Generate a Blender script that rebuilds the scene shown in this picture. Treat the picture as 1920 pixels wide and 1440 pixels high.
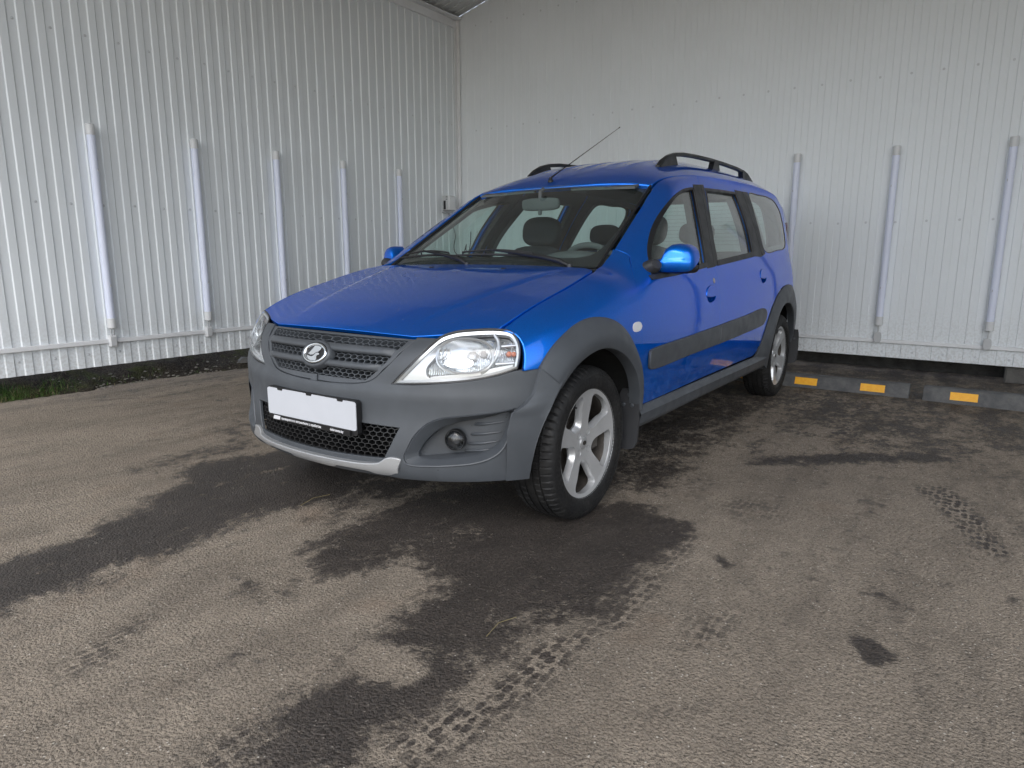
import bpy, math, random
import numpy as np
from mathutils import Matrix, Vector
from mathutils.geometry import delaunay_2d_cdt

for o in list(bpy.data.objects): bpy.data.objects.remove(o, do_unlink=True)
scene = bpy.context.scene
COL = scene.collection
rng = random.Random(7)
nrng = np.random.default_rng(7)
PI = math.pi

# ------------------------------------------------------------------ camera, sky, sun, exposure
cam_d = bpy.data.cameras.new('camera'); cam = bpy.data.objects.new('camera', cam_d); COL.objects.link(cam)
CAM_POS = Vector((2.269, 2.050, 1.038)); YAW, PITCH, ROLL = 3.75619538, 0.18979837, -0.00137274
_f = Vector((math.cos(YAW)*math.cos(PITCH), math.sin(YAW)*math.cos(PITCH), -math.sin(PITCH)))
_r = _f.cross(Vector((0,0,1))).normalized(); _d = _f.cross(_r)
_r2 = math.cos(ROLL)*_r + math.sin(ROLL)*_d; _d2 = -math.sin(ROLL)*_r + math.cos(ROLL)*_d
_m = Matrix(((_r2.x, -_d2.x, -_f.x), (_r2.y, -_d2.y, -_f.y), (_r2.z, -_d2.z, -_f.z)))
cam.matrix_world = Matrix.Translation(CAM_POS) @ _m.to_4x4()
cam_d.sensor_width = 36.0; cam_d.lens = 1257.467/1920*36.0
cam_d.clip_start = 0.05; cam_d.clip_end = 2000
scene.camera = cam

SUN_EL, SUN_AZ = math.radians(46), math.radians(24)      # azimuth measured from +x towards +y
world = bpy.data.worlds.new('World'); scene.world = world; world.use_nodes = True
wn = world.node_tree.nodes; wl = world.node_tree.links; wn.clear()
w_out = wn.new('ShaderNodeOutputWorld'); w_bg = wn.new('ShaderNodeBackground')
w_sky = wn.new('ShaderNodeTexSky'); w_sky.sky_type = 'NISHITA'; w_sky.sun_disc = False
w_sky.sun_elevation = SUN_EL; w_sky.sun_rotation = PI/2 - SUN_AZ
w_sky.air_density = 1.0; w_sky.dust_density = 1.5; w_sky.ozone_density = 1.0
w_hs = wn.new('ShaderNodeHueSaturation'); w_hs.inputs['Saturation'].default_value = 0.46     # overcast: a nearly colourless sky
wl.new(w_sky.outputs[0], w_hs.inputs['Color']); wl.new(w_hs.outputs[0], w_bg.inputs['Color'])
w_bg.inputs['Strength'].default_value = 0.15
wl.new(w_bg.outputs[0], w_out.inputs['Surface'])
sun_d = bpy.data.lights.new('sun', 'SUN'); sun = bpy.data.objects.new('sun', sun_d); COL.objects.link(sun)
sun_d.energy = 0.5; sun_d.angle = math.radians(45); sun_d.color = (1.0, 0.98, 0.95)
_sd = Vector((math.cos(SUN_EL)*math.cos(SUN_AZ), math.cos(SUN_EL)*math.sin(SUN_AZ), math.sin(SUN_EL)))
sun.rotation_euler = _sd.to_track_quat('Z', 'Y').to_euler(); sun.location = _sd*40
scene.view_settings.view_transform = 'Standard'; scene.view_settings.look = 'None'
scene.view_settings.exposure = 1.36; scene.view_settings.gamma = 1.0; scene.view_settings.use_curve_mapping = False
scene.render.engine = 'CYCLES'
scene.cycles.max_bounces = 10; scene.cycles.diffuse_bounces = 5; scene.cycles.glossy_bounces = 5
scene.cycles.transmission_bounces = 8; scene.cycles.transparent_max_bounces = 16
scene.cycles.caustics_reflective = False; scene.cycles.caustics_refractive = False
scene.cycles.sample_clamp_indirect = 6
try:
    scene.cycles.use_denoising = True; scene.cycles.denoiser = 'OPENIMAGEDENOISE'
except Exception: pass

# ------------------------------------------------------------------ materials
MATS = {}
class NT:
    def __init__(s, name):
        m = bpy.data.materials.new(name); m.use_nodes = True; s.m = m; s.t = m.node_tree; s.t.nodes.clear(); MATS[name] = m
        s.out = s.n('ShaderNodeOutputMaterial')
    def n(s, t, **kw):
        o = s.t.nodes.new(t)
        for k, v in kw.items(): setattr(o, k, v)
        return o
    def l(s, a, b): s.t.links.new(a, b)
    def val(s, inp, v):
        if hasattr(v, 'is_output') or isinstance(v, bpy.types.NodeSocket): s.l(v, inp)
        else: inp.default_value = v
    def math(s, op, a, b=None, c=None, clamp=False):
        o = s.n('ShaderNodeMath', operation=op, use_clamp=clamp)
        for i, v in enumerate((a, b, c)):
            if v is not None: s.val(o.inputs[i], v)
        return o.outputs[0]
    def ramp(s, v, p0, p1, c0=0.0, c1=1.0):
        o = s.n('ShaderNodeMapRange', interpolation_type='SMOOTHSTEP'); s.val(o.inputs[0], v)
        for i, q in enumerate((p0, p1, c0, c1)): o.inputs[i+1].default_value = q
        return o.outputs[0]
    def mix(s, f, a, b):
        o = s.n('ShaderNodeMix', data_type='RGBA'); s.val(o.inputs[0], f)
        for i, v in ((6, a), (7, b)):
            if isinstance(v, tuple): o.inputs[i].default_value = (*v[:3], 1)
            else: s.l(v, o.inputs[i])
        return o.outputs[2]
    def coord(s, kind='Object', scale=None, rot=None):
        c = s.n('ShaderNodeTexCoord').outputs[kind]
        if scale or rot:
            mp = s.n('ShaderNodeMapping'); s.l(c, mp.inputs[0])
            if scale: mp.inputs['Scale'].default_value = scale
            if rot: mp.inputs['Rotation'].default_value = rot
            c = mp.outputs[0]
        return c
    def noise(s, vec, scale, detail=3, rough=.5, out=0):
        o = s.n('ShaderNodeTexNoise'); s.l(vec, o.inputs['Vector']); o.inputs['Scale'].default_value = scale
        o.inputs['Detail'].default_value = detail; o.inputs['Roughness'].default_value = rough
        return o.outputs[out]
    def voro(s, vec, scale, feature='F1', out='Distance', rand=1.0):
        o = s.n('ShaderNodeTexVoronoi', feature=feature); s.l(vec, o.inputs['Vector']); o.inputs['Scale'].default_value = scale
        o.inputs['Randomness'].default_value = rand
        return o.outputs[out]
    def bump(s, h, strength=.3, dist=.01, nrm=None):
        o = s.n('ShaderNodeBump'); s.l(h, o.inputs['Height']); o.inputs['Strength'].default_value = strength; o.inputs['Distance'].default_value = dist
        if nrm is not None: s.l(nrm, o.inputs['Normal'])
        return o.outputs[0]
    def bsdf(s, color=(.5,.5,.5), rough=.5, metal=0., normal=None, coat=0., coat_rough=.03, spec=.5, **kw):
        o = s.n('ShaderNodeBsdfPrincipled')
        if isinstance(color, tuple): o.inputs['Base Color'].default_value = (*color[:3], 1)
        else: s.l(color, o.inputs['Base Color'])
        s.val(o.inputs['Roughness'], rough); s.val(o.inputs['Metallic'], metal)
        o.inputs['Specular IOR Level'].default_value = spec
        o.inputs['Coat Weight'].default_value = coat; o.inputs['Coat Roughness'].default_value = coat_rough
        for k, v in kw.items(): o.inputs[k].default_value = v
        if normal is not None: s.l(normal, o.inputs['Normal'])
        s.l(o.outputs[0], s.out.inputs['Surface'])
        return o

def simple(name, color, rough=.5, metal=0., bump=None, var=0., spec=.5, coat=0.):
    t = NT(name); c = t.coord()
    col = color
    if var:
        nz = t.noise(c, 9, 4, .6); nz2 = t.noise(c, 160, 2, .6)
        f = t.math('ADD', t.math('MULTIPLY', nz, .7), t.math('MULTIPLY', nz2, .3))
        col = t.mix(t.ramp(f, .3, .7), tuple(k*(1-var) for k in color), tuple(min(1, k*(1+var)) for k in color))
    nrm = None
    if bump: nrm = t.bump(t.noise(c, bump[0], 2), bump[1], bump[2])
    t.bsdf(col, rough, metal, nrm, spec=spec, coat=coat)
    return t.m

def make_paint(name, drops):
    t = NT(name); c = t.coord()
    fl = t.voro(c, 900, out='Color')
    hsv = t.n('ShaderNodeSeparateColor'); t.l(fl, hsv.inputs[0])
    base = t.mix(t.ramp(hsv.outputs[0], 0, 1), (.0008, .165, .78), (.001, .225, .95))
    coatn = None
    b = t.bsdf(base, .36, .86, None, coat=1.0, coat_rough=.025, spec=.0)
    b.inputs['Specular Tint'].default_value = (.05, .25, .9, 1)
    b.inputs['Coat IOR'].default_value = 1.5
    if drops:
        v = t.voro(c, 55); v2 = t.voro(c, 120)
        pick = t.voro(c, 55, out='Color'); sp = t.n('ShaderNodeSeparateColor'); t.l(pick, sp.inputs[0])
        geo = t.n('ShaderNodeSeparateXYZ'); t.l(c, geo.inputs[0])
        amount = t.ramp(geo.outputs[0], .55, -.3, .12, .55)
        on = t.math('LESS_THAN', sp.outputs[1], amount)
        d = t.math('MULTIPLY', t.ramp(v, .34, .10), on)
        d2 = t.ramp(v2, .22, .08)
        pick2 = t.voro(c, 120, out='Color'); sp2 = t.n('ShaderNodeSeparateColor'); t.l(pick2, sp2.inputs[0])
        d2 = t.math('MULTIPLY', d2, t.math('LESS_THAN', sp2.outputs[0], t.math('MULTIPLY', amount, .6)))
        nb = t.bump(t.math('MAXIMUM', d, t.math('MULTIPLY', d2, .5)), .55, .0022)
        t.l(nb, b.inputs['Coat Normal'])
    sepz = t.n('ShaderNodeSeparateXYZ'); t.l(c, sepz.inputs[0])
    spray = t.math('MULTIPLY', t.ramp(sepz.outputs[2], .66, .38), t.ramp(t.noise(c, 22, 5, .7), .42, .68))      # dried road spray low on the sides
    base2 = t.mix(t.math('MULTIPLY', spray, .22), base, (.16, .14, .115)); t.l(base2, b.inputs['Base Color'])
    t.l(t.math('SUBTRACT', .86, t.math('MULTIPLY', spray, .3)), b.inputs['Metallic'])
    # faint dust film on horizontal faces keeps the clearcoat from looking like plastic
    dust = t.ramp(t.noise(c, 5, 5, .65), .35, .8, .008, .03)
    t.l(dust, b.inputs['Coat Roughness'])
    return t.m
make_paint('car_paint', False); make_paint('car_paint_wet', True)

def plastic(name, color, rough, speck=True):
    t = NT(name); c = t.coord()
    n1 = t.noise(c, 6, 4, .6); n2 = t.noise(c, 420, 2, .5)
    col = t.mix(t.ramp(n1, .3, .75), tuple(k*.88 for k in color), tuple(k*1.1 for k in color))
    if speck:
        v = t.voro(c, 46); pk = t.voro(c, 46, out='Color'); sp = t.n('ShaderNodeSeparateColor'); t.l(pk, sp.inputs[0])
        d = t.math('MULTIPLY', t.ramp(v, .13, .07), t.math('LESS_THAN', sp.outputs[0], .05))
        col = t.mix(d, col, (.012, .012, .013))
    r = t.ramp(t.noise(c, 14, 3), .3, .8, rough-.07, rough+.08)
    t.bsdf(col, r, 0, t.bump(n2, .10, .001), spec=.45)
plastic('grey_plastic', (.057, .063, .071), .46)
plastic('dark_plastic', (.030, .031, .034), .52, False)
plastic('grille_plastic', (.060, .066, .074), .45, False)
plastic('black_plastic', (.012, .012, .013), .42, False)
simple('matt_black', (.006, .006, .006), .85)
simple('interior_dark', (.030, .032, .033), .75, var=.2, bump=(300, .15, .002))
simple('interior_grey', (.085, .092, .092), .70, var=.15, bump=(400, .15, .002))
simple('pale_trim', (.40, .42, .40), .8, var=.08)
simple('headliner', (.16, .165, .16), .9, var=.1, bump=(300, .15, .002))
simple('seat_fabric', (.016, .017, .019), .9, var=.25, bump=(500, .3, .002))
simple('chrome', (.82, .84, .86), .10, 1.0)
simple('satin_silver', (.42, .425, .43), .36, .55, var=.05)
simple('alloy', (.58, .59, .60), .34, .6, var=.06)
simple('alloy_inner', (.13, .13, .132), .5, .6, var=.25)
simple('brake_iron', (.06, .052, .045), .55, .6, var=.4)
simple('plate_white', (.50, .515, .55), .4, var=.02)
simple('amber', (.42, .11, .04), .25)
simple('white_plastic', (.66, .67, .68), .4, var=.03)
simple('grey_box', (.50, .51, .52), .5, var=.04)
simple('label_white', (.6, .6, .62), .5)
simple('screw_metal', (.58, .60, .62), .45, .2)
simple('galvanised', (.42, .43, .44), .4, .5, var=.1)
simple('headlamp_chrome', (.90, .92, .94), .16, .92)
simple('headlamp_white', (.50, .51, .52), .25, .6)
simple('tail_red', (.30, .01, .01), .2)
def tube_mat():
    t = NT('tube_diffuser')
    b = t.bsdf((.74, .78, .92), .38, 0, None, spec=.4)
    b.inputs['Subsurface Weight'].default_value = .15; b.inputs['Subsurface Radius'].default_value = (.02, .02, .02)
tube_mat()
def glass(name, tint, refl=1.0, rough=0.0, film=0.0):
    t = NT(name)
    tr = t.n('ShaderNodeBsdfTransparent'); tr.inputs[0].default_value = (*tint, 1)
    gl = t.n('ShaderNodeBsdfGlossy'); gl.inputs['Roughness'].default_value = rough; gl.inputs[0].default_value = (1, 1, 1, 1)
    fr = t.n('ShaderNodeFresnel'); fr.inputs[0].default_value = 1.5
    geo = t.n('ShaderNodeNewGeometry')
    # same Fresnel on both faces of a thin pane
    f = t.math('MULTIPLY', fr.outputs[0], refl, clamp=True)
    f = t.math('MULTIPLY', f, t.math('SUBTRACT', 1.0, geo.outputs['Backfacing']))
    mx = t.n('ShaderNodeMixShader'); t.l(f, mx.inputs[0]); t.l(tr.outputs[0], mx.inputs[1]); t.l(gl.outputs[0], mx.inputs[2])
    res = mx.outputs[0]
    if film:        # thin, uneven pale film painting a reflected haze on the pane
        df = t.n('ShaderNodeBsdfDiffuse'); df.inputs[0].default_value = (.55, .58, .56, 1)
        m2 = t.n('ShaderNodeMixShader'); nz = t.noise(t.coord(), 3.0, 5, .65)
        t.l(t.ramp(nz, .25, .8, film*.6, film*1.5), m2.inputs[0]); t.l(res, m2.inputs[1]); t.l(df.outputs[0], m2.inputs[2]); res = m2.outputs[0]
    t.l(res, t.out.inputs['Surface'])
glass('window_glass', (.76, .90, .86), 1.5, 0, .05)
glass('windshield_glass', (.80, .92, .885), 1.1, 0, .025)
glass('lamp_glass', (.97, .98, .985), 1.0)
def rubber():
    t = NT('rubber'); c = t.coord()
    n = t.noise(c, 12, 5, .65); n2 = t.noise(c, 90, 3)
    col = t.mix(t.ramp(n, .35, .75), (.006, .006, .0065), (.016, .0155, .015))
    t.bsdf(col, t.ramp(n2, .3, .7, .55, .75), 0, t.bump(n2, .15, .002), spec=.35)
rubber()
# ------------------------------------------------------------------ helpers
def tag(o, label=None, cat=None, group=None, kind=None):
    if label: o['label'] = label
    if cat: o['category'] = cat
    if group: o['group'] = group
    if kind: o['kind'] = kind
    return o
def empty(name, loc=(0,0,0), parent=None):
    o = bpy.data.objects.new(name, None); COL.objects.link(o); o.location = loc; o.empty_display_size = .1
    if parent is not None: o.parent = parent
    return o
def obj(name, mesh, parent=None, loc=None):
    o = bpy.data.objects.new(name, mesh); COL.objects.link(o)
    if parent is not None: o.parent = parent
    if loc is not None: o.location = loc
    return o
def mkmesh(name, V, F, mats, normals=None, smooth=True, mi=None):
    me = bpy.data.meshes.new(name)
    me.from_pydata([tuple(map(float, v)) for v in V], [], [tuple(int(i) for i in f) for f in F])
    if not isinstance(mats, (list, tuple)): mats = [mats]
    for m in mats: me.materials.append(MATS[m])
    if mi is not None: me.polygons.foreach_set('material_index', np.asarray(mi, dtype=np.int32))
    me.polygons.foreach_set('use_smooth', np.full(len(me.polygons), bool(smooth)))
    me.update()
    if normals is not None:
        nn = np.asarray(normals, float); nn /= np.maximum(np.linalg.norm(nn, axis=1, keepdims=True), 1e-9)
        me.normals_split_custom_set_from_vertices([tuple(map(float, n)) for n in nn])
    return me
def mirror_y(V): 
    V = np.array(V, float); V[:, 1] *= -1; return V

class MB:
    """collects loose geometry into one mesh; auto-smooth by angle"""
    def __init__(s): s.V = []; s.F = []; s.M = []
    def add(s, V, F, m=0):
        o = len(s.V); s.V += [tuple(map(float, v)) for v in V]; s.F += [tuple(int(i)+o for i in f) for f in F]; s.M += [m]*len(F)
    def box(s, x0, x1, y0, y1, z0, z1, m=0, bev=0.0):
        b = min(bev, .45*min(x1-x0, y1-y0, z1-z0))
        if b <= 0:
            V = [(x, y, z) for x in (x0, x1) for y in (y0, y1) for z in (z0, z1)]
            s.add(V, [(0,1,3,2), (4,6,7,5), (0,4,5,1), (2,3,7,6), (0,2,6,4), (1,5,7,3)], m)
        else:
            V = []; idx = {}
            for i, x in enumerate((x0, x1)):
                for j, y in enumerate((y0, y1)):
                    for k, z in enumerate((z0, z1)):
                        sx, sy, sz = (1-2*i)*b, (1-2*j)*b, (1-2*k)*b
                        for a, p in enumerate(((x, y+sy, z+sz), (x+sx, y, z+sz), (x+sx, y+sy, z))):
                            idx[i,j,k,a] = len(V); V.append(p)
            F = []
            for i in (0,1): F.append([idx[i,j,k,0] for j,k in ((0,0),(0,1),(1,1),(1,0))])
            for j in (0,1): F.append([idx[i,j,k,1] for i,k in ((0,0),(1,0),(1,1),(0,1))])
            for k in (0,1): F.append([idx[i,j,k,2] for i,j in ((0,0),(0,1),(1,1),(1,0))])
            for j in (0,1):
                for k in (0,1): F.append([idx[0,j,k,1], idx[1,j,k,1], idx[1,j,k,2], idx[0,j,k,2]])
            for i in (0,1):
                for k in (0,1): F.append([idx[i,0,k,0], idx[i,1,k,0], idx[i,1,k,2], idx[i,0,k,2]])
            for i in (0,1):
                for j in (0,1): F.append([idx[i,j,0,0], idx[i,j,1,0], idx[i,j,1,1], idx[i,j,0,1]])
            for i in (0,1):
                for j in (0,1):
                    for k in (0,1): F.append([idx[i,j,k,a] for a in range(3)])
            c = Vector(((x0+x1)/2, (y0+y1)/2, (z0+z1)/2)); G = []
            for f in F:
                p = [Vector(V[i]) for i in f]; n = (p[1]-p[0]).cross(p[2]-p[0])
                G.append(f if n.dot(sum(p, Vector())/len(p)-c) > 0 else f[::-1])
            s.add(V, G, m)
    def tube(s, pts, r, seg=8, m=0, caps=True):
        pts = [Vector(p) for p in pts]; n = len(pts); rr = r if hasattr(r, '__len__') else [r]*n
        t0 = (pts[1]-pts[0]).normalized(); a = t0.orthogonal().normalized(); V = []
        for i, p in enumerate(pts):
            t = (pts[min(i+1, n-1)]-pts[max(i-1, 0)]).normalized()
            a = (a - t*a.dot(t)).normalized(); b = t.cross(a)
            for k in range(seg):
                w = 2*PI*k/seg; V.append(p + (a*math.cos(w)+b*math.sin(w))*rr[i])
        F = [(i*seg+k, i*seg+(k+1)%seg, (i+1)*seg+(k+1)%seg, (i+1)*seg+k) for i in range(n-1) for k in range(seg)]
        if caps: F += [tuple(range(seg))[::-1], tuple((n-1)*seg+k for k in range(seg))]
        s.add(V, F, m)
    def lathe(s, prof, seg=32, m=0, frame=None, closed=False):
        """prof (r, h): h along frame's z axis"""
        fr = frame or Matrix.Identity(4); V = []; n = len(prof)
        for k in range(seg):
            w = 2*PI*k/seg; c, q = math.cos(w), math.sin(w)
            for r, h in prof: V.append(fr @ Vector((r*c, r*q, h)))
        F = [(k*n+i, ((k+1) % seg)*n+i, ((k+1) % seg)*n+i+1, k*n+i+1) for k in range(seg) for i in range(n-1)]
        s.add(V, F, m)
    def prism(s, poly, frame, h0, h1, m=0):
        """extrude a 2-D polygon along the frame's z"""
        n = len(poly); a = sum(poly[i][0]*poly[(i+1) % n][1]-poly[(i+1) % n][0]*poly[i][1] for i in range(n))
        if a < 0: poly = poly[::-1]
        V = [frame @ Vector((p[0], p[1], h0)) for p in poly] + [frame @ Vector((p[0], p[1], h1)) for p in poly]
        F = [tuple(range(n))[::-1], tuple(range(n, 2*n))] + [(i, (i+1) % n, n+(i+1) % n, n+i) for i in range(n)]
        s.add(V, F, m)
    def build(s, name, mats, parent=None, smooth=True, angle=35, loc=None):
        me = mkmesh(name, s.V, s.F, mats, None, smooth, s.M)
        if smooth: 
            try: me.set_sharp_from_angle(angle=math.radians(angle))
            except Exception: pass
        return obj(name, me, parent, loc)

def resample(P, step, closed=True):
    P = np.asarray(P, float); Q = np.vstack([P, P[:1]]) if closed else P
    d = np.r_[0, np.cumsum(np.linalg.norm(np.diff(Q, axis=0), axis=1))]
    n = max(int(round(d[-1]/step)), 3); t = np.linspace(0, d[-1], n+1)
    R = np.stack([np.interp(t, d, Q[:, k]) for k in range(Q.shape[1])], 1)
    return R[:-1] if closed else R
def smooth_open(P, step):
    """dense centripetal Catmull-Rom through an open list of points"""
    P = np.asarray(P, float)
    if len(P) == 2: return resample(P, step, False)
    E = np.vstack([2*P[0]-P[1], P, 2*P[-1]-P[-2]]); out = []
    for i in range(1, len(E)-2):
        p0, p1, p2, p3 = E[i-1:i+3]
        t0 = 0; t1 = t0+max(np.linalg.norm(p1-p0), 1e-9)**.5; t2 = t1+max(np.linalg.norm(p2-p1), 1e-9)**.5; t3 = t2+max(np.linalg.norm(p3-p2), 1e-9)**.5
        for t in np.linspace(t1, t2, 12, endpoint=False):
            a1 = (t1-t)/(t1-t0)*p0+(t-t0)/(t1-t0)*p1; a2 = (t2-t)/(t2-t1)*p1+(t-t1)/(t2-t1)*p2; a3 = (t3-t)/(t3-t2)*p2+(t-t2)/(t3-t2)*p3
            b1 = (t2-t)/(t2-t0)*a1+(t-t0)/(t2-t0)*a2; b2 = (t3-t)/(t3-t1)*a2+(t-t1)/(t3-t1)*a3
            out.append((t2-t)/(t2-t1)*b1+(t-t1)/(t2-t1)*b2)
    out.append(P[-1])
    return resample(np.array(out), step, False)
def path(pts, step=.012):
    """closed outline; points (a, b) are smooth, points (a, b, 1) are corners"""
    P = [np.array(p[:2], float) for p in pts]; C = [i for i, p in enumerate(pts) if len(p) > 2]
    n = len(P)
    if not C:
        Q = smooth_open([P[(i-2) % n] for i in range(n+5)], .004)
        # periodic: cut the middle period
        E = [P[(i-2) % n] for i in range(n+5)]
        k0 = np.argmin(np.linalg.norm(Q[:len(Q)//2]-P[0], axis=1)); k1 = len(Q)//2+np.argmin(np.linalg.norm(Q[len(Q)//2:]-P[0], axis=1))
        return resample(Q[k0:k1], step, True)
    out = []
    for q, c in enumerate(C):
        e = C[(q+1) % len(C)]; seg = [P[c]]; i = (c+1) % n
        while i != e: seg.append(P[i]); i = (i+1) % n
        seg.append(P[e]); out.append(smooth_open(seg, step)[:-1])
    return np.vstack(out)
def inside(poly, P):
    x, y = P[:, 0], P[:, 1]; r = np.zeros(len(P), bool); n = len(poly)
    for i in range(n):
        x0, y0 = poly[i]; x1, y1 = poly[(i+1) % n]
        if y0 == y1: continue
        c = ((y0 > y) != (y1 > y)) & (x < (x1-x0)*(y-y0)/(y1-y0)+x0); r ^= c
    return r
def segdist(poly, P, closed=True):
    d = np.full(len(P), 1e9); n = len(poly)
    for i in range(n if closed else n-1):
        a, b = poly[i], poly[(i+1) % n]; v = b-a; L = max(v@v, 1e-12)
        t = np.clip(((P-a)@v)/L, 0, 1); d = np.minimum(d, np.linalg.norm(P-a-t[:, None]*v, axis=1))
    return d
def offset2d(poly, d):
    """move a closed polygon inwards by d"""
    a = .5*np.sum(poly[:, 0]*np.roll(poly[:, 1], -1)-np.roll(poly[:, 0], -1)*poly[:, 1])
    e1 = poly-np.roll(poly, 1, 0); e2 = np.roll(poly, -1, 0)-poly
    nrm = lambda e: np.stack([-e[:, 1], e[:, 0]], 1)/np.maximum(np.linalg.norm(e, axis=1, keepdims=True), 1e-9)
    n = nrm(e1)+nrm(e2); n /= np.maximum(np.linalg.norm(n, axis=1, keepdims=True), .35)
    return poly+n*d*(1 if a > 0 else -1)

def lift_frames(lift, ab, hint, h=.0015):
    a, b = ab[:, 0], ab[:, 1]
    P = lift(a, b); du = lift(a+h, b)-lift(a-h, b); dv = lift(a, b+h)-lift(a, b-h)
    n = np.cross(du, dv); n /= np.maximum(np.linalg.norm(n, axis=1, keepdims=True), 1e-12)
    H = hint(P) if callable(hint) else np.broadcast_to(np.array(hint, float), P.shape)
    s = np.sign(np.sum(n*H, axis=1)); s[s == 0] = 1
    return P, n*s[:, None]

def panel(name, outline, lift, mats, parent, hint=(0,1,0), step=.03, holes=(), thick=.012, bevel=.0025, gap=.0018, off=0., sides=(1,), offf=None, hole_thick=None, pts_extra=None):
    """sheet-metal / moulded panel: a 2-D outline triangulated and lifted on a smooth surface, rounded edge and returned flange"""
    loops = [offset2d(np.asarray(outline, float), gap)] + [offset2d(np.asarray(h, float), -gap) for h in holes]
    lo = loops[0].min(0); hi = loops[0].max(0)
    ga = np.arange(lo[0]+step*.5, hi[0], step); gb = np.arange(lo[1]+step*.5, hi[1], step)
    G = np.stack(np.meshgrid(ga, gb, indexing='ij'), -1).reshape(-1, 2)
    if pts_extra is not None: G = np.vstack([G, pts_extra])
    ok = inside(loops[0], G) if len(G) else np.zeros(0, bool)
    for h in loops[1:]: ok &= ~inside(h, G)
    G = G[ok]
    for l in loops:
        if len(G): G = G[segdist(l, G) > step*.35]
    ring_idx = []; pts = []
    for l in loops:
        ring_idx.append(list(range(len(pts), len(pts)+len(l)))); pts += [tuple(p) for p in l]
    edges = [(r[i], r[(i+1) % len(r)]) for r in ring_idx for i in range(len(r))]
    pts += [tuple(p) for p in G]
    vo, eo, fo, ov, oe, of = delaunay_2d_cdt([Vector(p) for p in pts], edges, [], 0, 1e-7)
    A = np.array([tuple(v) for v in vo]); T = np.array([tuple(f) for f in fo])
    cen = A[T].mean(1); keep = inside(loops[0], cen)
    for h in loops[1:]: keep &= ~inside(h, cen)
    T = T[keep]
    P, N = lift_frames(lift, A, hint)
    if offf is not None: P = P + N*offf(A)[:, None]
    P = P + N*off
    g = np.cross(P[T[:, 1]]-P[T[:, 0]], P[T[:, 2]]-P[T[:, 0]]); flip = np.sum(g*(N[T].mean(1)), axis=1) < 0
    T[flip] = T[flip][:, ::-1]
    V = [p for p in P]; NN = [n for n in N]; F = [tuple(t) for t in T]
    for li, l in enumerate(loops):
        L2 = len(l); Pl, Nl = lift_frames(lift, l, hint)
        if offf is not None: Pl = Pl + Nl*offf(l)[:, None]
        Pl = Pl+Nl*off
        tn = np.roll(Pl, -1, 0)-np.roll(Pl, 1, 0); tn /= np.maximum(np.linalg.norm(tn, axis=1, keepdims=True), 1e-9)
        out = np.cross(tn, Nl)
        # outward sign by the 2-D winding
        q = offset2d(l, 1e-3 if li == 0 else -1e-3); Pq, _ = lift_frames(lift, q, hint)
        if offf is not None: Pq = Pq + Nl*offf(l)[:, None]
        Pq = Pq+Nl*off
        s = np.sign(np.sum(out*(Pl-Pq), axis=1)); s[s == 0] = 1
        if np.sum(s) < 0: s[:] = -1
        else: s[:] = 1
        out = out*s[:, None]
        th = thick if li == 0 or hole_thick is None else hole_thick
        rings = [(Pl, Nl), (Pl+out*bevel*.7-Nl*bevel*.3, Nl+out), (Pl+out*bevel-Nl*bevel, out), (Pl+out*bevel-Nl*th, out)]
        base = len(V)
        for R, nr in rings: V += [p for p in R]; NN += [n for n in nr]
        for k in range(3):
            for i in range(L2):
                j = (i+1) % L2; q4 = (base+k*L2+i, base+k*L2+j, base+(k+1)*L2+j, base+(k+1)*L2+i)
                gn = np.cross(np.array(V[q4[1]])-V[q4[0]], np.array(V[q4[3]])-V[q4[0]])
                mnn = NN[q4[0]]+NN[q4[2]]
                F.append(q4 if gn@mnn >= 0 else q4[::-1])
    V = np.array(V); NN = np.array(NN); res = []
    for s in sides:
        if s == 1: me = mkmesh(name, V, F, mats, NN)
        else: me = mkmesh(name, mirror_y(V), [f[::-1] for f in F], mats, mirror_y(NN))
        pr = parent[s] if isinstance(parent, dict) else parent
        res.append(obj(name, me, pr))
    return res

def loft(name, curves, mats, parent, sides=(1,), smooth=True, close_u=False, angle=40, sharp_rows=()):
    """skin a list of equally long 3-D polylines"""
    C = [np.asarray(c, float) for c in curves]; n = len(C[0]); V = np.vstack(C); F = []
    for r in range(len(C)-1):
        for i in range(n if close_u else n-1):
            j = (i+1) % n; F.append((r*n+i, r*n+j, (r+1)*n+j, (r+1)*n+i))
    res = []
    for s in sides:
        W = V if s == 1 else mirror_y(V); G = F if s == 1 else [f[::-1] for f in F]
        me = mkmesh(name, W, G, mats, None, smooth)
        if smooth:
            try: me.set_sharp_from_angle(angle=math.radians(angle))
            except Exception: pass
        pr = parent[s] if isinstance(parent, dict) else parent
        res.append(obj(name, me, pr))
    return res
def place_copy(o, parent=None):
    c = o.copy(); COL.objects.link(c)
    if parent is not None: c.parent = parent
    return c
def copy_tree(o, parent=None):
    c = place_copy(o, parent)
    for ch in list(o.children): copy_tree(ch, c)
    return c
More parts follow.
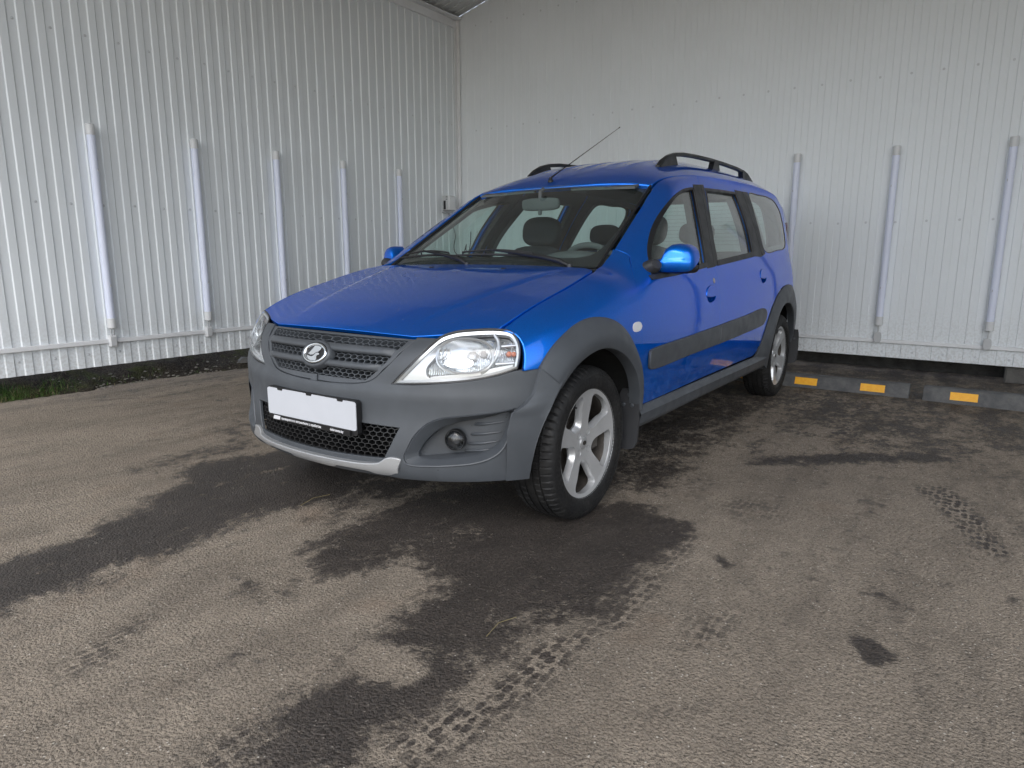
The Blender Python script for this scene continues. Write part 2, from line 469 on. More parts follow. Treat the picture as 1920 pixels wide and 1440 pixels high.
# ------------------------------------------------------------------ the shed: walls, ceiling, lamps
WL_Y, WB_X = -3.60, -4.55            # left wall plane (y), back wall plane (x)
PITCH_RIB, RIB_D = .1155, .0085      # trapezoidal sheet: pitch and depth
Z_L0, Z_B0 = .175, .142              # lower edges
def ceil_z(y): return 3.86 + .238*(y-WL_Y) if y < .4 else 3.86 + .238*(.4-WL_Y) - .238*(y-.4)
def sheet_metal(name, base, var):
    t = NT(name); c = t.coord()
    n = t.noise(c, 1.3, 4, .6); n2 = t.noise(t.coord(scale=(1, 1, .06)), 26, 4, .65); n3 = t.noise(c, 55, 3)
    g = t.ramp(n, .3, .75)
    col = t.mix(g, tuple(k*(1-var) for k in base), base)
    col = t.mix(t.ramp(n2, .60, .85, 0, .16), col, (.50, .50, .49))          # faint run-off streaks
    sep = t.n('ShaderNodeSeparateXYZ'); t.l(c, sep.inputs[0])
    splash = t.math('MULTIPLY', t.ramp(sep.outputs[2], .75, .14), t.ramp(n3, .42, .62))
    col = t.mix(t.math('MULTIPLY', splash, .22), col, (.30, .27, .23))       # mud splashes thrown up from the yard
    t.bsdf(col, t.ramp(n, .3, .7, .34, .46), 0, t.bump(t.noise(c, 3.0, 2), .05, .02), spec=.45)
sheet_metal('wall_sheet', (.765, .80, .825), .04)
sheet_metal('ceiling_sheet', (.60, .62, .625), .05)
simple('trim_white', (.74, .75, .765), .4, var=.04)
simple('dark_backing', (.045, .043, .040), .9, var=.4, bump=(40, .5, .02))
simple('concrete', (.11, .105, .097), .9, var=.3, bump=(60, .5, .01))

def rib_profile(n, dp=RIB_D, sl=.0075):
    """(u, d) points of n ribs; d = 0 in the valley, RIB_D on the crown"""
    out = []; p = PITCH_RIB
    for i in range(n):
        u = i*p
        out += [(u, 0), (u+.0515, 0), (u+.0515+sl, dp), (u+PITCH_RIB-sl, dp)]
    out.append((n*p, 0))
    return out
def corr_sheet(name, parent, n, origin, du, dn, dw, lo_hi, mat, lift=0., dp=RIB_D, sl=.0075):
    """one corrugated sheet: du along the wall, dn towards the yard, dw along the ribs; lo_hi(u) gives both ends"""
    V = []; N = []; F = []; prof = rib_profile(n, dp, sl); du, dn, dw = map(Vector, (du, dn, dw)); origin = Vector(origin)
    for i in range(len(prof)-1):
        (u0, d0), (u1, d1) = prof[i], prof[i+1]
        e = (du*(u1-u0)+dn*(d1-d0)).normalized(); nn = (dn - e*dn.dot(e)).normalized()
        b = len(V)
        for u, d in ((u0, d0), (u1, d1)):
            lo, hi = lo_hi(u)
            for w in (lo, hi): V.append(origin+du*u+dn*(d+lift)+dw*w); N.append(nn)
        f = (b, b+2, b+3, b+1)
        g = (V[b+2]-V[b]).cross(V[b+1]-V[b])
        F.append(f if g.dot(nn) > 0 else f[::-1])
        # thickness: lower edge return
        b2 = len(V)
        for u, d in ((u0, d0), (u1, d1)):
            lo, hi = lo_hi(u)
            for t in (0, -.0035): V.append(origin+du*u+dn*(d+lift+t)+dw*lo); N.append(-dw)
        F.append((b2, b2+1, b2+3, b2+2))
        # inner face
        b3 = len(V)
        for u, d in ((u0, d0), (u1, d1)):
            lo, hi = lo_hi(u)
            for w in (lo, hi): V.append(origin+du*u+dn*(d+lift-.0035)+dw*w); N.append(-nn)
        F.append((b3, b3+1, b3+3, b3+2))
    return obj(name, mkmesh(name, V, F, mat, N), parent)
def screw_mesh(parent, name, spots, dn):
    mb = MB(); q = Vector(dn).to_track_quat('Z', 'Y').to_matrix().to_4x4()
    for p in spots:
        mb.lathe([(.0105, 0), (.0105, .0014), (.0064, .002), (.0058, .0066), (.001, .0072)], 8, 0, Matrix.Translation(p) @ q)
    o = mb.build(name, 'screw_metal', parent); o['kind'] = 'stuff'; return o

# left wall runs along x; ribs counted from the corner
left_wall = tag(empty('shed_wall', (WB_X, WL_Y, 0)), 'left white corrugated metal wall with five tall tube lamps', 'wall')
back_wall = tag(empty('shed_wall', (WB_X, WL_Y, 0)), 'white corrugated metal wall behind the blue car, facing the camera', 'wall')
LW_X1 = 2.62; BW_Y1 = 4.55
# phase of the left wall: a valley is centred on the screws at x = .187
ph = (.187-.0258-WB_X) % PITCH_RIB
u = ph-PITCH_RIB; k = 0
while WB_X+u < LW_X1:
    n = 10
    corr_sheet('wall_sheet', left_wall, n, (u, 0, 0), (1,0,0), (0,1,0), (0,0,1), lambda t: (Z_L0, 3.86), 'wall_sheet', .0006*(k % 2))
    u += n*PITCH_RIB; k += 1
ph = (.626-.0258-WL_Y) % PITCH_RIB
u = ph-PITCH_RIB; k = 0
while WL_Y+u < BW_Y1:
    u0 = u
    corr_sheet('wall_sheet', back_wall, 10, (0, u, 0), (0,1,0), (1,0,0), (0,0,1), lambda t: (Z_B0, max(ceil_z(WL_Y+u0+t)-.004, 1.0)), 'wall_sheet', .0006*(k % 2), .0050, .0055)
    u += 10*PITCH_RIB; k += 1
added_right_wall = tag(empty('shed_wall', (WB_X, 4.45, 0)), 'added white corrugated wall out of view on the right, shaping side light and door reflections', 'wall')  # unseen wall added to block side light and fill the door reflections
u = 0
while WB_X+u < -1.3:
    corr_sheet('wall_sheet', added_right_wall, 10, (u, 0, 0), (1,0,0), (0,-1,0), (0,0,1), lambda t: (Z_B0, 3.84), 'wall_sheet', 0.)
    u += 10*PITCH_RIB
mb = MB(); mb.box(-.12, 3.4, .08, .14, .22, 3.7); mb.build('backing_board', 'dark_backing', added_right_wall, False)
sp = []
for z, ph0, jit in ((.276, 0, .004), (1.412, 0, .006), (2.62, PITCH_RIB*2*0, .005)):
    x = .187-2*PITCH_RIB*30
    while x < LW_X1:
        if x > WB_X+.1: sp.append((x-WB_X+rng.uniform(-.003, .003), .0005, z+rng.uniform(-jit, jit)))
        x += 2*PITCH_RIB
screw_mesh(left_wall, 'screw_heads', sp, (0, 1, 0))
sp = []
for z, jit in ((.196, .005), (1.328, .006), (2.538, .004), (3.72, .006)):
    y = .626-2*PITCH_RIB*25
    while y < BW_Y1:
        if y > WL_Y+.1: sp.append((.0005, y-WL_Y+rng.uniform(-.003, .003), z+rng.uniform(-jit, jit)))
        y += 2*PITCH_RIB
screw_mesh(back_wall, 'screw_heads', sp, (1, 0, 0))
# structure behind the sheets keeps daylight from leaking under and between them
mb = MB(); mb.box(-.12, LW_X1-WB_X, -.14, -.08, .24, 3.80); mb.build('backing_board', 'dark_backing', left_wall, False)
mb = MB(); mb.box(-.14, -.08, -.12, BW_Y1-WL_Y, .22, 2.9); mb.build('backing_board', 'dark_backing', back_wall, False)

# corner and ceiling trims
mb = MB()
for a, b in (((.012, .062), (.012, .020)), ((.012, .020), (.012, .062))):
    mb.box(a[0], a[1], b[0], b[1], .16, 3.82, 0, .002)
tag(mb.build('corner_trim', 'trim_white', None, loc=(WB_X, WL_Y, 0)), 'narrow white vertical trim in the corner between the two walls', 'trim')
mb = MB(); mb.box(.02, LW_X1-WB_X, .010, .022, 3.73, 3.838, 0, .003); mb.box(.02, LW_X1-WB_X, .022, .105, 3.822, 3.836, 0, .003)
tag(mb.build('ceiling_trim', 'trim_white', None, loc=(WB_X, WL_Y, 0)), 'white horizontal trim between the left wall and the ceiling', 'trim')
# ceiling
CEIL_X1 = 2.4
ceiling = tag(empty('ceiling', (WB_X, WL_Y, 3.86)), 'white corrugated sloping ceiling above the corner', 'ceiling', kind='structure')
sl = Vector((0, 1, .238)); ln = sl.length; sl = sl/ln; nd = Vector((0, .238, -1)).normalized()
u = .0; k = 0
while WB_X+u < CEIL_X1:
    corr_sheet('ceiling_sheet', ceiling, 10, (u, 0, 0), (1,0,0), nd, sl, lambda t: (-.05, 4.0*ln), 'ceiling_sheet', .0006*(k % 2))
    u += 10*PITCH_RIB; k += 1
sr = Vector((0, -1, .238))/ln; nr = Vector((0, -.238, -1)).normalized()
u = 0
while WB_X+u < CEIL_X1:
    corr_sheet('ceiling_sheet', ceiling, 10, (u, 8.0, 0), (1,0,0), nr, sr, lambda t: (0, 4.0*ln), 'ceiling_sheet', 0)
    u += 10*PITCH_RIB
mb = MB(); Lx = math.ceil((CEIL_X1-WB_X)/(10*PITCH_RIB))*10*PITCH_RIB
mb.add([(0, -.05, .03), (Lx, -.05, .03), (Lx, 4, .03+.238*4), (0, 4, .03+.238*4), (Lx, 8.05, .03), (0, 8.05, .03),
        (0, -.05, .10), (Lx, -.05, .10), (Lx, 4, .10+.238*4), (0, 4, .10+.238*4), (Lx, 8.05, .10), (0, 8.05, .10)],
       [(0,1,2,3), (3,2,4,5), (6,9,8,7), (9,11,10,8), (0,6,7,1), (5,4,10,11), (1,7,8,2), (2,8,10,4), (0,3,9,6), (3,5,11,9)])
mb.build('roof_board', 'dark_backing', ceiling, False)

# cable ducts along both walls
mb = MB(); mb.box(WB_X+.04, LW_X1, WL_Y+RIB_D+.001, WL_Y+RIB_D+.024, .352, .386, 0, .003)
tag(mb.build('cable_duct', 'trim_white'), 'slim white cable duct running low along the left wall', 'duct')
mb = MB(); mb.box(WB_X+RIB_D+.001, WB_X+RIB_D+.022, WL_Y+.04, BW_Y1, .272, .304, 0, .003)
tag(mb.build('cable_duct', 'trim_white'), 'slim white cable duct running low along the wall behind the car', 'duct')

# tube lamps
def tube_lamp(loc, along, name_label, kind, zt, zb, r=.0285):
    """along: unit vector of the wall, the lamp stands off the wall by r"""
    root = empty('tube_lamp', loc); ax = Vector(along); dn = Vector((0,1,0)) if abs(ax.x) > .5 else Vector((1,0,0))
    c = dn*(RIB_D+.012+r)
    def cyl(name, z0, z1, rad, mat, prof=None):
        mb = MB(); pr = prof or [(0, 0), (rad*.86, 0), (rad, .004), (rad, z1-z0-.004), (rad*.86, z1-z0), (0, z1-z0)]
        mb.lathe(pr, 24, 0, Matrix.Translation(c+Vector((0,0,z0)))); return mb.build(name, mat, root)
    cyl('diffuser', zb+.075, zt-.075, r, 'tube_diffuser')
    cyl('end_cap', zt-.078, zt, r*1.10, 'white_plastic')
    cyl('end_cap', zb, zb+.078, r*1.10, 'white_plastic')
    for z in (zb+.33, zt-.33):
        mb = MB(); mb.box(-.006, .006, -.5*r, .5*r, 0, .012, 0, .002)
        o = mb.build('wall_clip', 'white_plastic', root, loc=tuple(c-dn*(r+.006)+Vector((0,0,z))))
        mb = MB(); mb.box(-.003, .003, -.002, .002, -.010, .010, 0, .001)
        o = mb.build('clip_pin', 'grey_box', root, loc=tuple(c+dn*(r+.0008)+ax*(-.012)+Vector((0,0,z))))
    if kind == 'box':       # socket box sitting on the duct
        mb = MB(); mb.box(-.026, .026, -.004, .044, .325, .415, 0, .004); o = mb.build('socket_box', 'white_plastic', root, loc=tuple(dn*(RIB_D+.004)))
        mb = MB(); mb.box(-.020, .020, .0442, .047, .332, .40, 0, .001); mb.build('socket_cover', 'grey_box', root, loc=tuple(dn*(RIB_D+.004)))
        mb = MB()
        for s in (-1, 1): mb.tube([c+ax*(.011*s)+Vector((0,0,zb+.004)), c+ax*(.012*s)+Vector((0,0,zb-.02)), dn*(RIB_D+.03)+ax*(.006*s)+Vector((0,0,.408))], .0045, 8)
        mb.build('lead', 'grey_box', root)
    else:                   # rounded plug hanging under the lamp
        fr = Matrix.Translation(dn*(RIB_D+.024)+Vector((0,0,.318))) @ (Matrix(((0,0,1,0),(1,0,0,0),(0,1,0,0),(0,0,0,1))) if dn.x > .5 else Matrix.Identity(4))
        poly = [(.030*math.copysign(abs(math.cos(w))**.6, math.cos(w)), .048*math.copysign(abs(math.sin(w))**.75, math.sin(w))) for w in np.linspace(0, 2*PI, 28, endpoint=False)]
        mb = MB(); mb.prism(poly, fr, 0, .02); mb.prism([(a*.86, b*.86) for a, b in poly], fr, .02, .028); mb.build('plug_cover', 'grey_box', root)
        mb = MB(); mb.tube([c+Vector((0,0,zb+.004)), c+Vector((0,0,zb-.012)), dn*(RIB_D+.034)+Vector((0,0,.362))], .0065, 10); mb.build('lead', 'grey_box', root)
    return tag(root, name_label, 'lamp', 'tube lamps on the shed walls')
Lb = ['nearest tube lamp on the left wall, at the left edge of the picture', 'second tube lamp from the left on the left wall',
      'middle tube lamp of the five on the left wall', 'fourth tube lamp from the left, just behind the blue bonnet', 'farthest tube lamp on the left wall, next to the white box']
for x, t in zip((-.205, -1.012, -1.815, -2.622, -3.437), Lb): tube_lamp((x-.01, WL_Y, 0), (1,0,0), t, 'box', 1.992, .470)
Rb = ['tube lamp partly hidden behind the rear of the blue car', 'middle tube lamp of the three on the back wall, right of the car', 'tube lamp nearest the right edge of the picture, on the back wall']
for y, t in zip((.478, 1.277, 2.084), Rb): tube_lamp((WB_X, y-.002, 0), (0,1,0), t, 'plug', 1.955, .428)

# white device box with cable in the corner
root = tag(empty('control_box', (-4.29, WL_Y, 1.66)), 'small white box with a black slot on the left wall near the corner', 'box')
mb = MB(); mb.box(-.055, .075, RIB_D+.001, .13, -.085, .095, 0, .012); mb.build('housing', 'white_plastic', root)
mb = MB(); mb.box(.075, .085, .02, .115, -.08, .09, 0, .004); mb.build('side_cover', 'grey_box', root)
mb = MB(); mb.box(.0851, .089, .048, .082, -.07, .035, 0, .003); mb.build('dark_slot', 'black_plastic', root)
mb = MB()
for z in (.08, .062, .045): mb.box(.0851, .0865, .085, .112, z, z+.006)
mb.build('vent_lines', 'dark_plastic', root, False)
mb = MB(); mb.box(-.05, .09, .02, .14, -.108, -.094, 0, .003); mb.tube([(.03, .08, -.094), (.03, .08, -.13)], [.02, .012], 12); mb.build('bracket', 'galvanised', root)
mb = MB(); Q = smooth_open([(-4.30, WL_Y+.05, 1.53), (-4.36, WL_Y+.03, 1.45), (-4.41, WL_Y+.02, 1.40), (-4.44, WL_Y+.03, 1.28), (-4.41, WL_Y+.03, 1.14), (-4.42, WL_Y+.04, 1.07), (-4.50, WL_Y+.06, 1.03), (-4.51, WL_Y+.09, 1.04), (-4.525, WL_Y+.12, 1.12), (-4.525, WL_Y+.14, 1.17), (-4.525, WL_Y+.13, 1.10), (-4.525, WL_Y+.17, 1.07), (-4.525, WL_Y+.20, 1.15), (-4.525, WL_Y+.215, 1.33)], .03)
mb.tube([Vector(p) for p in Q], .0055, 6); tag(mb.build('black_cable', 'black_plastic'), 'black cable hanging in loops in the corner, seen through the windscreen', 'cable')

# plinth added for the dark gap under the back wall, and a footing
mb = MB(); mb.box(-4.98, -4.90, WL_Y-.8, BW_Y1, -.02, .30); tag(mb.build('gap_backdrop', 'dark_backing', None, False), 'dark plinth added to darken the gap under the back wall', 'backdrop')
for y, t in ((2.23, 'squat concrete footing under the back wall at the right edge'),):
    mb = MB(); mb.box(-4.80, -4.60, y, y+.20, -.01, .20, 0, .012); tag(mb.build('concrete_footing', 'concrete'), t, 'footing')
mb = MB(); mb.box(-5.0, LW_X1+.4, -4.62, -4.55, -.02, .40); tag(mb.build('gap_backdrop', 'dark_backing', None, False), 'dark plinth added to darken the gap under the left wall', 'backdrop')  # dark board added where the gap under the left wall is in shade

# ------------------------------------------------------------------ ground
WET = {
'A':[(0.16,-1.12),(0.49,-1.19),(0.6,-1.15),(0.69,-0.97),(0.89,-0.86),(0.97,-0.74),(1.14,-0.72),(1.27,-0.66),(1.39,-0.66),(1.52,-0.65),(1.64,-0.66),(1.77,-0.2),(1.66,-0.23),(1.58,-0.25),(1.5,-0.26),(1.4,-0.23),(1.31,-0.27),(1.2,-0.22),(1.05,-0.22),(0.92,-0.26),(0.8,-0.26),(0.66,-0.27),(0.56,-0.16),(0.4,-0.16),(0.25,-0.22),(0.08,-0.19),(-0.15,-0.42),(-0.07,-1.0)],
'A2':[(0.74,-1.33),(0.57,-1.43),(0.36,-1.41),(0.14,-1.61),(-0.2,-1.86),(-0.42,-2.13),(-0.2,-1.73),(0.15,-1.11),(0.5,-1.17),(0.72,-1.15)],
'B':[(-0.09,0.19),(0.24,0.06),(0.44,0.06),(0.67,0.1),(0.87,0.12),(0.9,0.24),(0.97,0.3),(1.05,0.27),(1.09,0.35),(0.99,0.34),(0.85,0.45),(0.69,0.49),(0.73,0.62),(0.74,0.7),(0.96,0.73),(1.15,0.76),(1.27,0.79),(1.37,0.78),(1.46,0.78),(1.52,0.86),(1.63,0.92),(1.45,1.16),(1.38,1.07),(1.28,1.1),(1.11,1.13),(1.0,1.15),(0.89,1.13),(0.8,1.16),(0.64,1.23),(0.48,1.22),(0.28,1.21),(0.04,1.23),(-0.1,1.23),(-0.2,1.16),(-0.2,1.07),(-0.31,0.94),(-0.15,0.78),(-0.26,0.43)],
'Bt':[(1.45,1.16),(1.38,1.07),(1.28,1.1),(1.11,1.13),(1.0,1.15),(0.89,1.13),(0.64,1.23),(0.73,1.26),(0.9,1.27),(1.05,1.27),(1.15,1.26),(1.29,1.25),(1.39,1.25)],
'Bt2':[(.70,1.13),(.30,1.13),(-.08,1.15),(-.08,1.27),(.30,1.30),(.70,1.31)],
'Bt3':[(1.35,1.06),(1.9,1.08),(1.9,1.26),(1.35,1.26)],
'Bl':[(0.74,0.7),(0.96,0.73),(1.15,0.76),(1.27,0.79),(1.37,0.78),(1.46,0.78),(1.52,0.86),(1.63,0.92),(1.69,0.83),(1.6,0.77),(1.48,0.76),(1.33,0.77),(1.11,0.73),(0.81,0.67)],
'dry1':[(1.19,0.77),(1.1,0.84),(1.13,0.97),(1.2,0.98),(1.23,0.89)],
'C':[(-0.86,0.57),(-0.94,0.69),(-1.25,0.66),(-1.5,0.8),(-1.84,0.93),(-2.19,1.12),(-2.44,1.13),(-2.51,0.95),(-2.18,0.91),(-1.99,0.78),(-2.06,0.61),(-2.58,0.56),(-3.08,0.91),(-3.13,1.66),(-3.19,2.33),(-3.98,2.35),(-4.94,1.49),(-4.51,0.32),(-3.29,0.18),(-1.35,0.37)],
'C2':[(-0.3,0.81),(-0.4,0.96),(-0.6,1.04),(-0.75,1.05),(-1.03,0.82),(-0.9,0.63),(-0.62,0.65)],
'D':[(-1.18,1.11),(-1.33,1.17),(-1.46,1.28),(-1.63,1.53),(-1.86,1.88),(-1.79,2.06),(-1.7,1.91),(-1.47,1.62),(-1.23,1.33),(-1.13,1.16)],
'D2':[(-2.12,1.97),(-2.27,2.08),(-2.07,2.19),(-1.89,2.15),(-1.96,2.03)],
'E':[(-1.22,1.85),(-1.32,1.98),(-1.09,2.09),(-0.83,2.15),(-0.55,2.23),(-0.51,2.17),(-0.58,2.11),(-0.78,2.03),(-1.02,1.94)],
'F':[(0.33,1.84),(0.31,1.91),(0.38,1.96),(0.48,1.92),(0.43,1.87)],
'G':[(0.7,1.88),(0.7,1.9),(0.72,1.91),(0.73,1.89)],
'H':[(0.67,1.47),(0.49,1.44),(0.38,1.52),(0.45,1.56),(0.58,1.57)],
'I':[(-0.46,1.21),(-0.57,1.25),(-0.63,1.4),(-0.42,1.48),(-0.33,1.36),(-0.35,1.27)],
'J':[(0.06,1.34),(0.03,1.37),(0.09,1.46),(0.14,1.43)],
'K':[(1.68,0.2),(1.56,0.14),(1.42,0.11),(1.38,0.14),(1.49,0.22),(1.58,0.29),(1.68,0.28)],
'M':[(1.21,0.21),(1.1,0.16),(1.1,0.3),(1.15,0.35),(1.18,0.28)],
'N':[(0.08,1.8),(-0.03,1.85),(0.02,1.97),(0.09,2.06),(0.12,2.04),(0.08,1.91)],
'O':[(-1.0,1.6),(-0.99,1.78),(-0.72,1.91),(-0.65,1.9),(-0.64,1.79),(-0.45,1.71)],
'P':[(1.02,1.5),(0.94,1.49),(0.83,1.61),(0.8,1.67),(0.86,1.65),(1.0,1.53)],
}
AMT = {'A': 1.0, 'A2': .62, 'B': 1.0, 'C': .62, 'C2': .75, 'D': .95, 'D2': .62, 'F': 1.0, 'G': 1.15, 'J': .6, 'N': .5, 'O': .45, 'P': .5, 'M': .55}
SOFT = {'A': .13, 'A2': .18, 'B': .11, 'C': .28, 'C2': .15, 'D': .08, 'D2': .09, 'F': .03, 'G': .01, 'J': .03, 'N': .05, 'O': .08, 'P': .05, 'M': .05}
gx = np.unique(np.r_[-60, -25, -12, -8, -6, np.arange(-5.0, -1.0, .045), np.arange(-1.0, 2.0, .016), np.arange(2.0, 3.2, .05), 4, 6, 9, 14, 25, 60])
gy = np.unique(np.r_[-60, -25, -12, -8, -6, np.arange(-5.0, -1.4, .06), np.arange(-1.4, 2.6, .016), np.arange(2.6, 4.0, .06), 5, 7, 10, 15, 25, 60])
GX, GY = np.meshgrid(gx, gy, indexing='ij'); GP = np.stack([GX.ravel(), GY.ravel()], 1)
def field(poly, soft):
    poly = resample(np.array(poly), .03); box = (GP[:, 0] > poly[:, 0].min()-3*soft-.05) & (GP[:, 0] < poly[:, 0].max()+3*soft+.05) & (GP[:, 1] > poly[:, 1].min()-3*soft-.05) & (GP[:, 1] < poly[:, 1].max()+3*soft+.05)
    r = np.zeros(len(GP)); Pq = GP[box]; d = segdist(poly, Pq); d = np.where(inside(poly, Pq), d, -d)
    t = np.clip(.5+d/(2*soft), 0, 1); r[box] = t*t*(3-2*t); return r
wet = np.zeros(len(GP)); tread = np.zeros(len(GP))
for kx, v in WET.items():
    if kx in AMT: wet = np.maximum(wet, AMT[kx]*field(v, SOFT[kx]))
wet -= .95*field(WET['dry1'], .06)
# the part under the car stays damp
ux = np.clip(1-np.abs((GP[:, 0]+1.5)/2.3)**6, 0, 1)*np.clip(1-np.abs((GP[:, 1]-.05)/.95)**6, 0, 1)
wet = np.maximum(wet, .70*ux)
back = np.clip((-.5-GP[:, 0])/2.2, 0, 1)*np.clip((GP[:, 1]-.3)/.5, 0, 1)  # rear yard: damp, with the shade deepening towards the back painted in
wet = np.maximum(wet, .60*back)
wet = np.maximum(wet, .34*np.clip((.9-GP[:, 0])/1.6, 0, 1)*np.clip((-1.2-GP[:, 1])/1.4, 0, 1))
wet = np.maximum(wet, .15*np.clip((.7-GP[:, 0])/.9, 0, 1)*np.clip((GP[:, 1]-1.2)/.5, 0, 1))
for kx, a, s in (('Bt', 1.0, .05), ('Bt2', .85, .04), ('Bt3', .7, .05), ('Bl', .9, .05), ('E', 1.0, .03), ('H', .75, .06), ('I', .6, .06), ('K', .8, .05), ('M', .7, .04), ('P', .5, .05)): tread = np.maximum(tread, a*field(WET[kx], s))
gz = .006*np.sin(GP[:, 0]*1.7+1)*np.sin(GP[:, 1]*1.3)+.004*np.sin(GP[:, 0]*4.1+GP[:, 1]*2.2)
near = np.exp(-((GP[:, 0]/6)**2+(GP[:, 1]/6)**2)); gz = (gz-.006)*near
nx, ny = len(gx), len(gy)
idx = np.arange(nx*ny).reshape(nx, ny)
F = np.stack([idx[:-1, :-1], idx[1:, :-1], idx[1:, 1:], idx[:-1, 1:]], -1).reshape(-1, 4)
gme = bpy.data.meshes.new('ground'); gme.vertices.add(len(GP)); gme.vertices.foreach_set('co', np.c_[GP, gz].ravel())
gme.loops.add(F.size); gme.loops.foreach_set('vertex_index', F.ravel().astype(np.int32)); gme.polygons.add(len(F)); gme.polygons.foreach_set('loop_start', np.arange(0, F.size, 4, dtype=np.int32))
gme.polygons.foreach_set('use_smooth', np.ones(len(F), bool)); gme.update(calc_edges=True)
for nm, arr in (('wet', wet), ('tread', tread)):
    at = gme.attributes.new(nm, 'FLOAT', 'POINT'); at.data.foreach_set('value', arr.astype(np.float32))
def asphalt():
    t = NT('asphalt'); c = t.coord('Object')
    aw = t.n('ShaderNodeAttribute', attribute_name='wet').outputs['Fac']; at = t.n('ShaderNodeAttribute', attribute_name='tread').outputs['Fac']  # wet holds the damp patches and the shade painted at the rear
    n_big = t.noise(c, 1.1, 5, .6); n_mid = t.noise(c, 6, 6, .68); n_m2 = t.noise(c, 13, 5, .7); n_fine = t.noise(c, 38, 5, .75); n_grit = t.noise(c, 140, 3, .7); n_band = t.noise(t.coord(scale=(.30, 1, 1), rot=(0, 0, -.35)), 4.0, 6, .68)
    S_ = lambda n, k: t.math('MULTIPLY', t.math('SUBTRACT', n, .5), k)
    # tyre tread prints: rows of lugs, only where a wet tyre rolled
    tv = t.voro(t.coord(scale=(23, 40, 1), rot=(0, 0, -.03)), 1.0, rand=.45)
    lug = t.ramp(t.math('ADD', tv, S_(n_fine, .7)), .56, .40)
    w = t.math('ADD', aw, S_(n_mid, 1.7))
    w = t.math('ADD', w, S_(n_band, 1.3)); w = t.math('ADD', w, S_(n_m2, 1.2)); w = t.math('ADD', w, S_(n_fine, 1.5)); w = t.math('ADD', w, S_(n_grit, 1.2)); w = t.math('ADD', w, S_(n_big, .5))
    w = t.ramp(w, .28, .84)
    w = t.math('MAXIMUM', w, t.math('MULTIPLY', t.math('MULTIPLY', at, lug), t.ramp(n_mid, .30, .55, .25, 1)), clamp=True)
    # aggregate: every stone its own tone
    v1 = t.voro(c, 105); v2 = t.voro(c, 230); pk = t.voro(c, 105, out='Color'); sp = t.n('ShaderNodeSeparateColor'); t.l(pk, sp.inputs[0]); pk2 = t.voro(c, 230, out='Color'); sp2 = t.n('ShaderNodeSeparateColor'); t.l(pk2, sp2.inputs[0])
    dry = t.mix(t.ramp(n_big, .3, .75), (.245, .203, .158), (.335, .281, .220))
    dry = t.mix(t.ramp(n_band, .42, .68, 0, .70), dry, (.155, .128, .101))
    dry = t.mix(t.ramp(n_mid, .40, .75, 0, .45), dry, (.370, .312, .245))
    dry = t.mix(t.ramp(n_m2, .52, .72, 0, .40), dry, (.135, .117, .097))
    dry = t.mix(t.ramp(sp.outputs[0], 0, 1, .26, 0), dry, (.085, .074, .062))
    dry = t.mix(t.ramp(sp2.outputs[1], .35, 1, 0, .18), dry, (.40, .355, .295))
    dry = t.mix(t.ramp(n_grit, .34, .52, .70, 0), dry, (.055, .048, .041))
    dry = t.mix(t.math('MULTIPLY', t.ramp(v1, .32, .18), t.math('LESS_THAN', sp.outputs[1], .06)), dry, (.50, .46, .40))
    wetc = t.mix(t.ramp(n_mid, .3, .7), (.050, .041, .035), (.092, .076, .064))
    wetc = t.mix(t.ramp(sp.outputs[0], 0, 1, .45, 0), wetc, (.028, .023, .020))
    wetc = t.mix(t.ramp(n_grit, .38, .60, .6, 0), wetc, (.014, .0125, .012))
    wetc = t.mix(t.math('MULTIPLY', t.ramp(v1, .30, .16), t.math('LESS_THAN', sp.outputs[1], .06)), wetc, (.20, .18, .155))
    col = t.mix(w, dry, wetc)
    # rust-brown dirt bloom
    col = t.mix(t.math('MULTIPLY', t.ramp(t.noise(c, 2.3, 3), .58, .78, 0, .35), t.math('SUBTRACT', 1, w)), col, (.215, .148, .100))
    rough = t.ramp(w, 0, 1, .95, .54)
    h = t.math('ADD', t.math('MULTIPLY', t.math('SUBTRACT', 1, v1), .8), t.math('MULTIPLY', n_grit, .9))
    h = t.math('ADD', h, t.math('MULTIPLY', t.math('SUBTRACT', 1, v2), .35)); h = t.math('ADD', h, t.math('MULTIPLY', n_fine, 1.5))
    t.bsdf(col, rough, 0, t.bump(h, .9, .007), spec=.30)
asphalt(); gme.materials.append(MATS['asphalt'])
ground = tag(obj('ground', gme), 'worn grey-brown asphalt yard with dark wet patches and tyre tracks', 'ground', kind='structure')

# dirt bank under the left wall, with moss, grass and stones
def dirt():
    t = NT('dirt'); c = t.coord(); n = t.noise(c, 6, 5, .7); n2 = t.noise(c, 60, 4, .7); n3 = t.noise(c, 3.1, 4, .6)
    sep = t.n('ShaderNodeSeparateXYZ'); t.l(c, sep.inputs[0])
    col = t.mix(t.ramp(n2, .35, .7), (.022, .018, .014), (.080, .066, .050))
    moss = t.math('MULTIPLY', t.ramp(n3, .46, .60), t.ramp(n, .35, .6))
    col = t.mix(t.math('MULTIPLY', moss, .85), col, t.mix(t.ramp(n2, .3, .7), (.030, .038, .010), (.075, .080, .024)))
    t.bsdf(col, .95, 0, t.bump(t.math('ADD', n2, n), .9, .03), spec=.2)
dirt()
bx = np.arange(-4.7, 2.7, .035); by = np.r_[-3.55, -3.60, -3.64, -3.68, -3.73, -3.79, -3.86, -3.95, -4.1, -4.3, -4.55]; bz = np.r_[-.03, -.012, .004, .026, .056, .085, .105, .12, .13, .135, .14]
V = []
